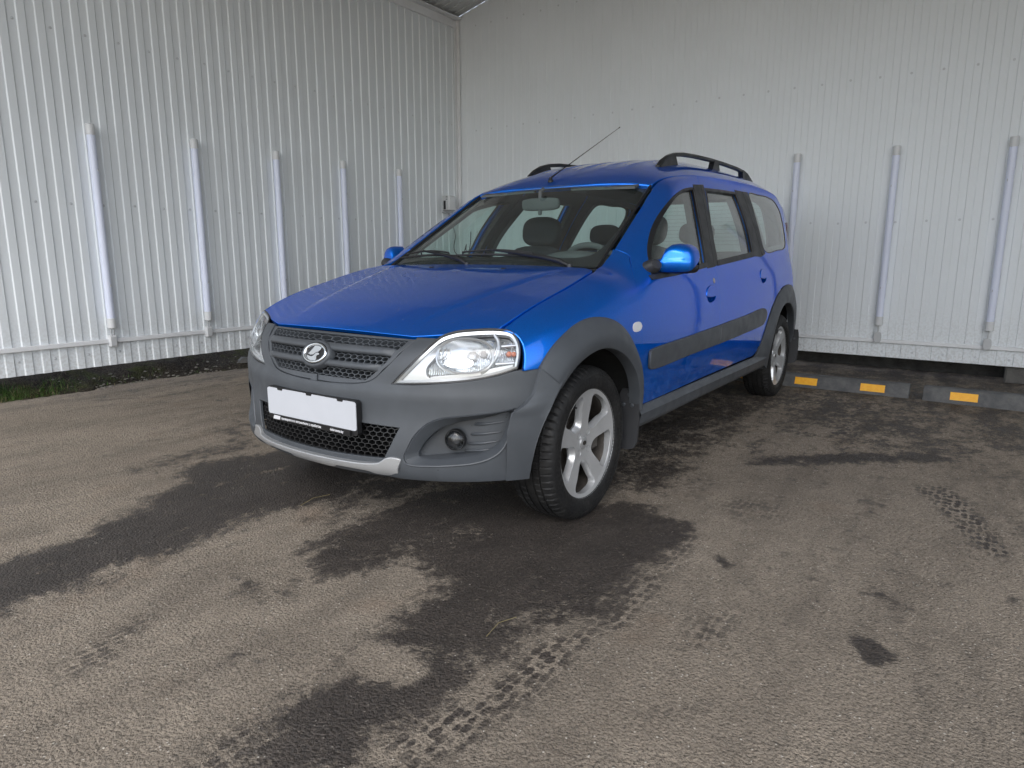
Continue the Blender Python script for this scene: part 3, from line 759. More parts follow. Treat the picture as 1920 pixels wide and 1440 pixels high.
for i, x in enumerate(bx):
    e = .035*math.sin(x*3.1)+.028*math.sin(x*7.7+1)+.02*math.sin(x*17+2); fade = float(np.clip((x+4.2)/3.6, .15, 1))
    for j, (y, z) in enumerate(zip(by, bz)):
        r = rng.uniform(-1, 1); V.append((x+rng.uniform(-.01, .01), y+e*(j < 9)+rng.uniform(-.012, .012), z*(.45+.55*fade)+(.013*r if 1 < j else 0)+.02*math.sin(x*5+j)*(j > 3)))
nb = len(by); F = [(i*nb+j, (i+1)*nb+j, (i+1)*nb+j+1, i*nb+j+1) for i in range(len(bx)-1) for j in range(nb-1)]
F = [f[::-1] for f in F]
tag(obj('dirt_bank', mkmesh('dirt_bank', V, F, 'dirt')), 'low bank of bare dirt and moss under the left wall', 'dirt', kind='stuff')
def leafmat(name, a, b):
    t = NT(name); oi = t.coord(); n = t.noise(oi, 40, 2)
    bs = t.bsdf(t.mix(n, a, b), .6, 0, None, spec=.3); bs.inputs['Transmission Weight'].default_value = .0
leafmat('grass_green', (.030, .075, .012), (.085, .150, .030)); leafmat('grass_dry', (.16, .13, .06), (.24, .20, .11)); simple('pebble', (.17, .155, .13), .9, var=.4, bump=(50, .4, .01))
mb = MB()
def blade(x, y, z, h, lean, w, m):
    a = rng.uniform(0, 2*PI); dx, dy = math.cos(a)*lean, math.sin(a)*lean; px, py = -math.sin(a)*w, math.cos(a)*w; P = []
    for k in range(4):
        t = k/3; ww = (1-t)**.7; P += [(x+dx*t*t-px*ww, y+dy*t*t-py*ww, z+h*t*(1-.25*t)), (x+dx*t*t+px*ww, y+dy*t*t+py*ww, z+h*t*(1-.25*t))]
    mb.add(P, [(0,1,3,2), (2,3,5,4), (4,5,7,6)], m)
def bank_z(y, x): return float(np.interp(-y, -by, bz))*(.45+.55*float(np.clip((x+4.2)/3.6, .15, 1)))
for i in range(2600):
    x = .62-abs(rng.gauss(0, .30)); 
    if rng.random() < .25: x = .62+rng.uniform(0, 1.6)
    if rng.random() < .10: x = rng.uniform(-2.6, .6)
    y = -3.60-abs(rng.gauss(.07, .06)); z = bank_z(y, x)-.01; s = .5 if x < .0 else 1
    blade(x, y, z, s*rng.uniform(.03, .085), rng.uniform(.01, .06), rng.uniform(.0012, .0028), 0 if rng.random() < .82 else 1)
o = mb.build('grass', ['grass_green', 'grass_dry'], None, False); tag(o, 'short green grass growing on the dirt bank at the left edge', 'grass', kind='stuff')
mb = MB()
def pebble(x, y, z, s):
    import_v = []; k = 0
    phi = [(1, 0, 0), (-1, 0, 0), (0, 1, 0), (0, -1, 0), (0, 0, 1), (0, 0, -1)]
    sx, sy, sz = s*rng.uniform(.7, 1.4), s*rng.uniform(.7, 1.4), s*rng.uniform(.4, .8); a = rng.uniform(0, PI)
    pts = []
    for q in [(1,0,0),(.5,.8,0),(-.6,.75,0),(-1,0,0),(-.5,-.8,0),(.6,-.75,0),(.45,.2,.75),(-.3,.35,.8),(-.1,-.5,.7),(0,0,-.5)]:
        j = rng.uniform(.8, 1.2); X, Y = q[0]*sx*j, q[1]*sy*j; pts.append((x+X*math.cos(a)-Y*math.sin(a), y+X*math.sin(a)+Y*math.cos(a), z+q[2]*sz*j))
    mb.add(pts, [(0,1,6),(1,7,6),(1,2,7),(2,3,7),(3,8,7),(3,4,8),(4,5,8),(5,6,8),(5,0,6),(6,7,8),(1,0,9),(2,1,9),(3,2,9),(4,3,9),(5,4,9),(0,5,9)])
for i in range(700):
    x = rng.uniform(-3.5, 1.2); y = -3.56-abs(rng.gauss(.03, .09)); pebble(x, y, bank_z(y, x)-.004+.004, rng.uniform(.004, .016)*(1.6 if rng.random() < .06 else 1))
for i in range(240):
    pebble(rng.uniform(-4.4, -3.6), rng.uniform(.3, 2.6), -.003, rng.uniform(.004, .011))
tag(mb.build('gravel', 'pebble', None, True, 30), 'loose grit and small stones along the foot of the walls', 'gravel', kind='stuff')
mb = MB(); pebble(-1.44, -3.70, .035, .075); tag(mb.build('pale_stone', 'concrete', None, True, 30), 'pale flat stone lying beside the dirt bank behind the bumper', 'stone')

mb = MB()
for i in range(900):
    x = rng.uniform(-2.6, 1.9); y = rng.uniform(-2.8, 2.3)
    if abs(y) < .8 and x < .5: continue
    pebble(x, y, -.006, rng.uniform(.0018, .0045))
tag(mb.build('gravel', 'pebble', None, True, 30), 'tiny loose grit scattered over the asphalt yard', 'gravel', kind='stuff')
# kerb stops with yellow reflectors
def stop_mat():
    t = NT('stop_rubber'); c = t.coord(); n = t.noise(c, 9, 5, .7); n2 = t.noise(c, 60, 4, .7)
    col = t.mix(t.ramp(n, .35, .7), (.075, .077, .080), (.125, .125, .124)); col = t.mix(t.ramp(n2, .55, .8, 0, .6), col, (.15, .135, .115))
    t.bsdf(col, .75, 0, t.bump(n2, .3, .004), spec=.3)
    t = NT('reflector_yellow'); c = t.coord(); n = t.noise(c, 30, 4, .6)
    t.bsdf(t.mix(t.ramp(n, .3, .8), (.78, .36, .012), (.85, .45, .03)), .42, 0, t.bump(t.voro(c, 300), .2, .001), spec=.5)
stop_mat()
def kerb_stop(y0, y1, ys, label):
    root = tag(empty('parking_stop', (-3.46, y0, 0)), label, 'parking stop', 'rubber parking stops')
    prof = [(.085, -.01), (.080, .012), (.048, .088), (.036, .098), (-.036, .098), (-.050, .088), (-.085, .010), (-.085, -.01)]; mb = MB()
    L = y1-y0; ysec = [0, .006, .05, L-.05, L-.006, L]; V = []
    for k, y in enumerate(ysec):
        s = .97 if k in (0, 5) else 1
        V += [(p[0]*s, y, p[1]*s) for p in prof]
    n = len(prof); F = [(k*n+i, k*n+(i+1) % n, (k+1)*n+(i+1) % n, (k+1)*n+i) for k in range(5) for i in range(n)]; F += [tuple(range(n)), tuple(range(5*n, 6*n))[::-1]]
    mb.add(V, F); mb.build('body', 'stop_rubber', root, True, 25)
    # reflectors lie on the sloping face
    e = Vector((.048-.080, 0, .088-.012)); ez = e.normalized(); nn = Vector((ez.z, 0, -ez.x))
    for y in ys:
        mb = MB(); fr = Matrix(((0, ez.x, nn.x, .080+e.x*.5), (1, ez.y, nn.y, y-y0), (0, ez.z, nn.z, .012+e.z*.5), (0, 0, 0, 1)))
        mb.prism([(-.083, -.029), (.083, -.029), (.083, .029), (-.083, .029)], fr, -.004, .0022); mb.build('yellow_reflector', 'reflector_yellow', root)
        mb = MB(); mb.prism([(-.090, -.0345), (.090, -.0345), (.090, .0345), (-.090, .0345)], fr, -.004, .0010); mb.build('reflector_rim', 'stop_rubber', root)
    return root
kerb_stop(-.16, 1.645, (-.02, .455, .930, 1.405), 'rubber parking stop with yellow reflectors behind the rear wheel')
kerb_stop(1.735, 3.54, (1.985, 2.46, 2.935, 3.40), 'rubber parking stop at the right edge, one yellow reflector showing')
# a few twigs and leaves
mb = MB(); mb.tube([(.93, 1.02, .004), (.86, 1.01, .008), (.80, 1.03, .004)], .0011, 5); tag(mb.build('twig', 'grass_dry'), 'thin pale straw lying on the wet asphalt before the front wheel', 'twig')
mb = MB(); mb.tube([(.60, -.215, .004), (.52, -.235, .008), (.44, -.22, .004)], .0013, 5); tag(mb.build('twig', 'grass_dry'), 'thin dry twig lying on the asphalt in front of the bumper', 'twig')
# ------------------------------------------------------------------ car surfaces (x forward from the front axle, y to the car's left)
class Spl:
    """natural cubic spline, linear outside"""
    def __init__(s,x,y):
        x=np.array(x,float); y=np.array(y,float); o=np.argsort(x); s.x=x[o]; s.y=y[o]; n=len(x)
        h=np.diff(s.x); A=np.eye(n); r=np.zeros(n)
        for i in range(1,n-1):
            A[i,i-1]=h[i-1]; A[i,i]=2*(h[i-1]+h[i]); A[i,i+1]=h[i]
            r[i]=6*((s.y[i+1]-s.y[i])/h[i]-(s.y[i]-s.y[i-1])/h[i-1])
        s.M=np.linalg.solve(A,r); s.h=h
        s.d0=(s.y[1]-s.y[0])/h[0]-h[0]*(2*s.M[0]+s.M[1])/6
        s.d1=(s.y[-1]-s.y[-2])/h[-1]+h[-1]*(2*s.M[-1]+s.M[-2])/6
    def __call__(s,v):
        v=np.asarray(v,float); c=np.clip(v,s.x[0],s.x[-1]); i=np.clip(np.searchsorted(s.x,c)-1,0,len(s.x)-2)
        h=s.h[i]; a=(s.x[i+1]-c)/h; b=(c-s.x[i])/h
        y=a*s.y[i]+b*s.y[i+1]+((a**3-a)*s.M[i]+(b**3-b)*s.M[i+1])*h*h/6
        return y+np.where(v<s.x[0],(v-s.x[0])*s.d0,0)+np.where(v>s.x[-1],(v-s.x[-1])*s.d1,0)
# --- side surface
_top=[(.55,.63,.715),(.46,.655,.755),(.39,.673,.787),(.24,.690,.845),(.02,.694,.903),(-.19,.683,.955),(-.30,.662,.977),(-.394,.640,.996),(-.5,.627,1.049),(-.65,.611,1.138),(-.8,.595,1.227),(-.95,.580,1.316),(-1.09,.566,1.397),(-1.2,.570,1.437),(-1.35,.585,1.463),(-1.55,.600,1.482),(-1.8,.608,1.496),(-2.2,.612,1.510),(-2.6,.612,1.518),(-3.0,.608,1.516),(-3.3,.600,1.503),(-3.5,.585,1.475),(-3.62,.56,1.44)]
_t=np.array(_top)
ytop=Spl(_t[:,0],_t[:,1]); ztop=Spl(_t[:,0],_t[:,2])
taper=Spl([.62,.5,.42,.3,.15,0,-.2,-1.2,-2.2,-2.7,-3.0,-3.3,-3.45,-3.56,-3.62,-3.66],[.21,.125,.086,.046,.02,.008,.0,.0,.0,.008,.02,.05,.095,.15,.20,.27])
_base=Spl([.2,.3,.4,.5,.6,.7,.8,.88,.94,1.0,1.1,1.2,1.3,1.4,1.45,1.5],[.82,.838,.848,.855,.858,.857,.852,.844,.833,.816,.782,.744,.70,.652,.625,.598])
_roll=Spl([-3.6,-2,-1.35,-1.09,-.6,-.3,.1,.45,.6],[.05,.05,.05,.075,.13,.15,.17,.15,.15])
def _sm(t):
    t=np.clip(t,0,1); return t*t*(3-2*t)
def S(x,z):
    x=np.asarray(x,float); z=np.asarray(z,float)
    T=taper(x); rear=_sm((-1.9-x)/.4)
    kt=lambda q: 1-.8*rear*_sm((q-.95)/.5)
    zt=ztop(x); r=_roll(x)
    f=np.clip((z-(zt-r))/r,0,1.15)
    return _base(z)-T*kt(z)+(ytop(x)-(_base(zt)-T*kt(zt)))*(.55*f**2+.45*f**6)
zhood=Spl([.56,.54,.50,.46,.42,.3,.15,0,-.2,-.36],[.738,.757,.779,.794,.807,.842,.881,.917,.961,.992])
def hood(x,y):
    w=np.abs(y)/ytop(x)
    return ztop(x)+(zhood(x)-ztop(x))*(1-np.clip(w,0,1.2)**2.2)
zroof=Spl([-1.0,-1.046,-1.15,-1.3,-1.45,-1.6,-1.75,-2.0,-2.4,-2.8,-3.2,-3.45,-3.6],[1.392,1.417,1.465,1.522,1.564,1.595,1.618,1.640,1.655,1.658,1.645,1.605,1.56])
def roof(x,y):
    w=np.clip(np.abs(y)/ytop(x),0,1)
    return ztop(x)+(zroof(x)-ztop(x))*(1-w**3.4)

# --- front wrap surface, a in metres-like parameter (theta*.57), z
KA=.57
xcF=Spl([.22,.25,.28,.32,.40,.47,.53,.56,.585,.62,.68,.72,.757,.80,.84],[.63,.675,.698,.702,.692,.676,.672,.669,.660,.652,.630,.596,.552,.505,.46])
xsF=Spl([.22,.45,.6,.7,.78,.84],[.36,.36,.33,.28,.24,.21])
pF=Spl([.3,.5,.6,.7,.76,.84],[1.4,1.4,1.42,1.6,1.8,1.9])
qF=Spl([.3,.5,.6,.7,.76,.84],[2.2,2.2,2.3,2.5,2.6,2.6])
def front(a,z):
    a=np.asarray(a,float); z=np.asarray(z,float); th=np.abs(a)/KA
    th=np.clip(th,0,np.pi/2)
    xc=xcF(z); xs=xsF(z); ys=S(xs,np.minimum(z,ztop(xs)))
    ext=np.maximum(np.abs(a)/KA-np.pi/2,0)*KA
    x=xs+(xc-xs)*np.cos(th)**(2/pF(z))-ext
    y=np.where(ext>0,S(x,np.minimum(z,ztop(x))),ys*np.sin(th)**(2/qF(z)))
    return np.stack(np.broadcast_arrays(x,np.sign(a)*y,z),-1)
# ------------------------------------------------------------------ the car
car = tag(empty('station_wagon', (0, 0, 0)), 'blue estate car with grey plastic cladding and blank white number plate', 'car')
def Lside(off=0.):
    return lambda x, z: np.stack([x, S(x, z)+off, z], -1)
LS = Lside()
LH = lambda x, y: np.stack([x, y, hood(x, y)], -1)
LR = lambda x, y: np.stack([x, y, roof(x, y)], -1)
LF = lambda a, z: front(a, z)
F_HINT = lambda P: P-np.array([-.35, 0, .5])
def side_pair(name, label=None):
    d = {}
    for s in (1, -1): d[s] = empty(name, (0, 0, 0), car)
    return d

# --- bonnet
hp = [(.388, .668, 1), (.435, .585), (.470, .525), (.492, .478), (.512, .430), (.527, .385, 1), (.536, .25), (.540, 0), (.536, -.25), (.527, -.385, 1), (.512, -.430), (.492, -.478), (.470, -.525), (.435, -.585), (.388, -.668, 1)]
xs_ = [.30, .20, .10, 0, -.10, -.20, -.29]
hp += [(x, -(float(ytop(x))-.004)) for x in xs_] + [(-.335, -.60, 1), (-.352, -.40), (-.362, -.2), (-.366, 0), (-.362, .2), (-.352, .40), (-.335, .60, 1)] + [(x, float(ytop(x))-.004) for x in xs_[::-1]]
def hood_form(A):       # pressed-in feature lines that run from the grille corners towards the windscreen
    x, y = A[:, 0], np.abs(A[:, 1]); line = np.interp(x, [-.35, .52], [.545, .345]); d = (y-line)
    ridge = .0065/(1+np.exp(-(-d)/.018))
    fade = np.clip((.50-x)/.18, 0, 1)*np.clip((x+.36)/.12, 0, 1)
    return ridge*fade - .0025*np.exp(-(d/.02)**2)*fade
LHF = lambda x, y: np.stack([x, y, hood(x, y)+hood_form(np.stack([x, y], -1))], -1)
panel('hood', path(hp, .014), LHF, 'car_paint_wet', car, (0, 0, 1), .022, thick=.016, bevel=.003, gap=.0025)

# --- front fenders
seam = [(-.537, 1.058), (-.527, 1.044), (-.490, 1.012), (-.437, .967), (-.388, .917), (-.362, .868), (-.370, .791), (-.380, .677), (-.389, .537), (-.405, .390)]
def ztp(x, d=0.): return float(ztop(x))-d
fo = [(.390, ztp(.390, .002), 1)] + [(x, ztp(x, .001)) for x in (.30, .2, .1, 0, -.1, -.2, -.3, -.394, -.46)] + [(-.530, ztp(-.53, .001), 1)]
fo += [(a, b) for a, b in seam[1:-1]] + [(-.405, .392, 1)]
arch_o = [(-.392, .40), (-.392, .465), (-.369, .563), (-.320, .638), (-.234, .725), (-.123, .785), (-.02, .807), (.117, .790), (.221, .751), (.284, .713), (.339, .655)]
fo += [(-.380, .392, 1)] + [(a+.010, b-.012) for a, b in arch_o[1:-1]] + [(.339, .652, 1), (.397, .650, 1), (.381, .711), (.3735, .747), (.3735, .772)]
fender = {}
for s, o in zip((1, -1), panel('front_fender', path(fo, .012), LS, 'car_paint', car, (0, 1, 0), .022, bevel=.004, sides=(1, -1))): fender[s] = o

# --- glazing outlines (x, z)
FG = [(-.520, .950, 1), (-.585, 1.035), (-.715, 1.135), (-.890, 1.240), (-1.076, 1.327), (-1.255, 1.377), (-1.36, 1.395), (-1.452, 1.405, 1), (-1.335, 1.204), (-1.255, .992, 1)]
RG = [(-1.655, 1.419, 1), (-1.95, 1.431), (-2.250, 1.439, 1), (-2.215, 1.237), (-2.148, 1.048, 1), (-1.79, 1.024), (-1.423, .999, 1), (-1.485, 1.18)]
QG = [(-2.585, 1.455), (-2.85, 1.467), (-3.12, 1.468), (-3.27, 1.445), (-3.315, 1.38), (-3.235, 1.21), (-3.14, 1.115), (-3.05, 1.088), (-2.80, 1.073), (-2.49, 1.060), (-2.440, 1.085), (-2.475, 1.24), (-2.545, 1.41)]
bseam = [(-1.623, 1.484), (-1.56, 1.40), (-1.43, 1.18), (-1.349, .987), (-1.380, .93), (-1.403, .835), (-1.402, .719), (-1.386, .632), (-1.354, .458), (-1.325, .402)]
cseam = [(-2.44, 1.50), (-2.41, 1.42), (-2.36, 1.22), (-2.33, 1.04), (-2.40, .93), (-2.49, .83), (-2.42, .68), (-2.30, .54), (-2.20, .43), (-2.14, .402)]
ftop = [(x, ztp(x, .002)) for x in (-.60, -.70, -.80, -.90, -1.0, -1.09, -1.18, -1.3, -1.45)]
fgh, rgh, qgh = path(FG, .012), path(RG, .012), path(QG, .012)
fdoor = [(-.537, ztp(-.537, .002), 1)] + ftop + [(-1.622, ztp(-1.622, .002), 1)] + bseam[1:-1] + [(-1.322, .400, 1), (-.9, .397), (-.407, .392, 1)] + seam[1:-1][::-1]
rdoor = [(-1.624, ztp(-1.624, .002), 1)] + [(x, ztp(x, .002)) for x in (-1.8, -2.0, -2.2)] + [(-2.44, ztp(-2.44, .002), 1)] + cseam[1:-1] + [(-2.14, .404, 1), (-1.75, .402), (-1.324, .400, 1)] + bseam[1:-1][::-1]
qpan = [(-2.442, ztp(-2.442, .002), 1)] + [(x, ztp(x, .002)) for x in (-2.7, -3.0, -3.2, -3.4)] + [(-3.55, ztp(-3.55, .004), 1), (-3.585, 1.3), (-3.615, 1.1), (-3.63, .95), (-3.63, .74, 1), (-3.36, .725, 1)]
qpan += [(-3.33, .74), (-3.20, .80), (-3.05, .825), (-2.88, .825), (-2.72, .80), (-2.57, .74), (-2.46, .67), (-2.36, .57), (-2.30, .50), (-2.26, .44, 1)]
qpan += [c for c in cseam[1:-2]][::-1][0:0] + [(-2.235, .47, 1)] + [(-2.30, .54), (-2.42, .68), (-2.49, .83), (-2.40, .93), (-2.33, 1.04), (-2.36, 1.22), (-2.41, 1.42)]
def ell(cx, cz, rx, rz, n=36, p=2.0): 
    w = np.linspace(0, 2*PI, n, endpoint=False); return np.stack([cx+rx*np.sign(np.cos(w))*np.abs(np.cos(w))**(2/p), cz+rz*np.sign(np.sin(w))*np.abs(np.sin(w))**(2/p)], 1)
HF, HR = (-1.268, .832), (-2.285, .902)
hole_f, hole_r = ell(*HF, .072, .040, 40, 2.2), ell(*HR, .072, .040, 40, 2.2)
for h in ((hole_f), (hole_r)): h[:, 1] += (h[:, 0]-h[:, 0].mean())*-.05
door_f = dict(zip((1, -1), panel('front_door', path(fdoor, .012), LS, 'car_paint', car, (0, 1, 0), .024, [fgh, hole_f], bevel=.004, sides=(1, -1), hole_thick=.02)))
door_r = dict(zip((1, -1), panel('rear_door', path(rdoor, .012), LS, 'car_paint', car, (0, 1, 0), .024, [rgh, hole_r], bevel=.004, sides=(1, -1), hole_thick=.02)))
quarter = dict(zip((1, -1), panel('quarter_panel', path(qpan, .012), LS, 'car_paint', car, (0, 1, 0), .026, [qgh], bevel=.004, sides=(1, -1), hole_thick=.015)))
for nm, hg, par in (('window_glass', fgh, door_f), ('window_glass', rgh, door_r)):
    panel(nm, offset2d(hg, .012), LS, 'window_glass', par, (0, 1, 0), .05, off=-.013, thick=.003, bevel=.0005, gap=0, sides=(1, -1))
panel('window_glass', offset2d(qgh, .002), LS, 'window_glass', quarter, (0, 1, 0), .05, off=-.002, thick=.003, bevel=.0005, gap=0, sides=(1, -1))
# rubber / black frames round the glass: B pillars, waist strips, thin seals
def strip_between(o_out, o_in, nm, par, off, mat='black_plastic', thick=.012):
    panel(nm, o_out, LS, mat, par, (0, 1, 0), .03, [o_in], off=off, thick=thick, bevel=.0015, gap=0, sides=(1, -1), hole_thick=.012)
strip_between(offset2d(fgh, -.002), offset2d(fgh, .010), 'window_seal', door_f, .0012)
strip_between(offset2d(rgh, -.002), offset2d(rgh, .012), 'window_seal', door_r, .0012)
strip_between(offset2d(qgh, -.001), offset2d(qgh, .0035), 'window_seal', quarter, .0008)
fr_band = ell(0, 0, 1, 1)
panel('black_border', offset2d(qgh, .002), LS, 'black_plastic', quarter, (0, 1, 0), .04, [path([(-2.60, 1.435), (-2.85, 1.448), (-3.10, 1.448), (-3.235, 1.425), (-3.272, 1.37), (-3.20, 1.225), (-3.13, 1.150), (-3.03, 1.125), (-2.80, 1.112), (-2.58, 1.100), (-2.545, 1.12), (-2.56, 1.24), (-2.59, 1.40)], .012)], off=-.0075, thick=.002, bevel=.0003, gap=0, sides=(1, -1), hole_thick=.002)
# black pillar tape
Bp = [(-1.468, 1.409, 1), (-1.612, 1.424, 1), (-1.59, 1.395), (-1.425, 1.18), (-1.352, 1.000, 1), (-1.352, .985, 1), (-1.262, .982, 1), (-1.345, 1.200), (-1.445, 1.38)]
Bpa = [(-1.470, 1.4235, 1), (-1.598, 1.4335, 1), (-1.560, 1.385), (-1.425, 1.172), (-1.357, .978, 1), (-1.249, .972, 1), (-1.338, 1.195), (-1.452, 1.395)]
panel('pillar_cover', path(Bpa, .012), LS, 'dark_plastic', door_f, (0, 1, 0), .03, off=.002, thick=.008, bevel=.0015, gap=0, sides=(1, -1))
Bpr = [(-1.604, 1.4345, 1), (-1.652, 1.437, 1), (-1.478, 1.18), (-1.416, .987, 1), (-1.363, .979, 1), (-1.431, 1.172), (-1.566, 1.385)]
panel('pillar_cover', path(Bpr, .012), LS, 'dark_plastic', door_r, (0, 1, 0), .03, off=.002, thick=.008, bevel=.0015, gap=0, sides=(1, -1))
Cpr = [(-2.262, 1.4555, 1), (-2.425, 1.458, 1), (-2.405, 1.405), (-2.357, 1.22), (-2.327, 1.030, 1), (-2.152, 1.034, 1), (-2.224, 1.237)]
panel('pillar_cover', path(Cpr, .012), LS, 'dark_plastic', door_r, (0, 1, 0), .03, off=.002, thick=.008, bevel=.0015, gap=0, sides=(1, -1))
Cpq = [(-2.432, 1.4585, 1), (-2.560, 1.462, 1), (-2.540, 1.41), (-2.470, 1.24), (-2.432, 1.085), (-2.440, 1.050, 1), (-2.337, 1.033, 1), (-2.365, 1.22), (-2.412, 1.405)]
panel('pillar_cover', path(Cpq, .012), LS, 'dark_plastic', quarter, (0, 1, 0), .03, off=.002, thick=.008, bevel=.0015, gap=0, sides=(1, -1))
wf = [(-.512, .934, 1), (-.50, .950, 1), (-.9, .975), (-1.25, 1.000, 1), (-1.245, .978, 1), (-.9, .953)]
panel('waist_strip', path(wf, .012), LS, 'dark_plastic', door_f, (0, 1, 0), .03, off=.006, thick=.012, bevel=.002, gap=0, sides=(1, -1))
wr = [(-1.418, .984, 1), (-1.422, 1.007, 1), (-1.79, 1.033), (-2.146, 1.057, 1), (-2.15, 1.032, 1), (-1.79, 1.008)]
panel('waist_strip', path(wr, .012), LS, 'dark_plastic', door_r, (0, 1, 0), .03, off=.006, thick=.012, bevel=.002, gap=0, sides=(1, -1))
# handles: dished recess with a pull flap over its upper half
def handle(c, par, hole):
    rings = []
    for k, (sc, dp) in enumerate(((1.02, .006), (.98, .012), (.86, .022), (.6, .030), (.25, .033))):
        q = (hole-hole.mean(0))*sc+hole.mean(0); P, N = lift_frames(LS, q, (0, 1, 0)); rings.append(P-N*dp)
    rings.append(np.repeat(rings[-1].mean(0)[None], len(hole), 0))
    loft('handle_recess', [r[::-1] for r in rings], 'car_paint', par, (1, -1), True, True, 80)
    fl = [(c[0]-.083, c[1]+.003, 1), (c[0]-.070, c[1]+.030), (c[0]-.035, c[1]+.044), (c[0], c[1]+.047), (c[0]+.035, c[1]+.044), (c[0]+.070, c[1]+.030), (c[0]+.083, c[1]-.001, 1), (c[0], c[1]-.008)]
    panel('door_handle', path(fl, .008), LS, 'car_paint', par, (0, 1, 0), .012, off=.004, thick=.012, bevel=.004, gap=0, sides=(1, -1), offf=lambda A: .011*np.clip(1-((A[:, 0]-c[0])/.083)**2, 0, 1)*np.clip((A[:, 1]-c[1]+.02)/.05, 0, 1)*np.clip((c[1]+.05-A[:, 1])/.03, 0, 1))
handle(HF, door_f, hole_f); handle(HR, door_r, hole_r)
panel('door_lock', ell(-1.318, .906, .012, .012, 20), LS, 'satin_silver', door_f, (0, 1, 0), .006, off=.003, thick=.006, bevel=.002, gap=0, sides=(1,))
# side mouldings
mf = [(-.452, .556), (-.446, .60), (-.455, .624), (-.49, .631), (-.95, .645), (-1.398, .660, 1), (-1.390, .560, 1), (-.95, .553), (-.48, .545)]
mr = [(-1.412, .661, 1), (-1.85, .678), (-2.285, .695), (-2.312, .680), (-2.300, .63), (-2.27, .600), (-2.235, .592), (-1.85, .575), (-1.395, .560, 1)]
def mold_off(z0):
    return lambda A: .010*(1-np.abs(np.clip((A[:, 1]-np.interp(-A[:, 0], [.45, 1.4, 2.3], [.590, .608, .645]))/.055, -1, 1))**2.2)
panel('side_moulding', path(mf, .010), LS, 'grey_plastic', door_f, (0, 1, 0), .018, off=.006, thick=.012, bevel=.004, gap=.001, sides=(1, -1), offf=mold_off(0))
panel('side_moulding', path(mr, .010), LS, 'grey_plastic', door_r, (0, 1, 0), .018, off=.006, thick=.012, bevel=.004, gap=.001, sides=(1, -1), offf=mold_off(0))
# side repeater lamps
panel('side_marker_lamp', ell(-.332, .743, .040, .0185, 30, 2.6), LS, 'white_plastic', fender, (0, 1, 0), .008, off=.002, thick=.006, bevel=.003, gap=0, sides=(1, -1), offf=lambda A: .010*np.clip(1-((A[:, 0]+.332)/.040)**2-((A[:, 1]-.743)/.0185)**2, 0, 1)**.5)

# --- roof
rf = [(-1.094, .560, 1), (-1.070, .40), (-1.052, .2), (-1.046, 0), (-1.052, -.2), (-1.070, -.40), (-1.094, -.560, 1)]
rx = [-1.2, -1.35, -1.55, -1.8, -2.2, -2.6, -3.0, -3.3]
rf += [(x, -(float(ytop(x))-.003)) for x in rx] + [(-3.50, -.575, 1), (-3.56, -.3), (-3.575, 0), (-3.56, .3), (-3.50, .575, 1)] + [(x, float(ytop(x))-.003) for x in rx[::-1]]
def roof_form(x, y):
    r = 0*x
    for yc in (-.30, -.15, 0, .15, .30): r = r + .006*np.exp(-((y-yc)/.028)**4)
    return r*np.clip((-1.28-x)/.15, 0, 1)*np.clip((x+3.45)/.2, 0, 1)
LRF = lambda x, y: np.stack([x, y, roof(x, y)+roof_form(x, y)], -1)
roof_o = panel('roof', path(rf, .016), LRF, 'car_paint', car, (0, 0, 1), .026, thick=.022, bevel=.005, gap=.001)[0]
# header: rolled leading edge of the roof above the windscreen
ys_h = np.linspace(-.555, .555, 61); hx = np.interp(np.abs(ys_h), [0, .2, .4, .56], [-1.046, -1.052, -1.070, -1.094]); hz = roof(hx, ys_h)
cur = []
for k in range(8):
    w = k/7*PI*.62; cur.append(np.stack([hx+.004+.011*math.sin(w), ys_h, hz-.010+.011*math.cos(w)-.001], 1))
cur.append(np.stack([hx+.000, ys_h, hz-.030], 1))
loft('roof_header', cur, 'car_paint', car, angle=60)
# roof rails
def rail(s):
    y = .437*s; mb = MB(); root = empty('roof_rail', (0, 0, 0), car)
    X = np.array([-1.44, -1.50, -1.58, -1.68, -1.80, -2.0, -2.3, -2.6, -2.85, -3.0, -3.10, -3.18, -3.26])
    Zt = np.array([.010, .036, .056, .066, .068, .066, .064, .062, .060, .056, .046, .030, .008]); V = []; n = 10
    for x, zt in zip(X, Zt):
        zb = float(roof(x, abs(y))); top = zb+zt; th = .024; b = max(top-th, zb-.004)
        w = .017 if zt > .03 else .013
        for k in range(n):
            a = 2*PI*k/n; cx, sx = math.cos(a), math.sin(a)
            V.append((x, y+w*math.copysign(abs(cx)**.6, cx), (top+b)/2+(top-b)/2*math.copysign(abs(sx)**.6, sx)))
    F = [(i*n+k, i*n+(k+1) % n, (i+1)*n+(k+1) % n, (i+1)*n+k) for i in range(len(X)-1) for k in range(n)] + [tuple(range(n)), tuple((len(X)-1)*n+k for k in range(n))[::-1]]
    mb.add(V, [f[::-1] for f in F]); mb.build('rail_bar', 'black_plastic', root, True, 50)
    for x0, x1, x2, x3 in ((-1.44, -1.70, -1.50, -1.66), (-2.31, -2.45, -2.34, -2.42), (-2.98, -3.26, -2.96, -3.14)):
        mb = MB(); zb0, zb1 = float(roof(x0, .437))-.006, float(roof(x1, .437))-.006; w = .018
        t2, t3 = float(roof(x2, .437))+float(np.interp(-x2, -X, Zt))-.012, float(roof(x3, .437))+float(np.interp(-x3, -X, Zt))-.012
        P = [(x0, zb0), (x1, zb1), (x3, t3), (x2, t2)]
        mb.prism([(p[0], p[1]) for p in P], Matrix(((1,0,0,0),(0,0,-1,y),(0,1,0,0),(0,0,0,1))), -w, w); mb.build('rail_foot', 'black_plastic', root, True, 30)
for s in (1, -1): rail(s)
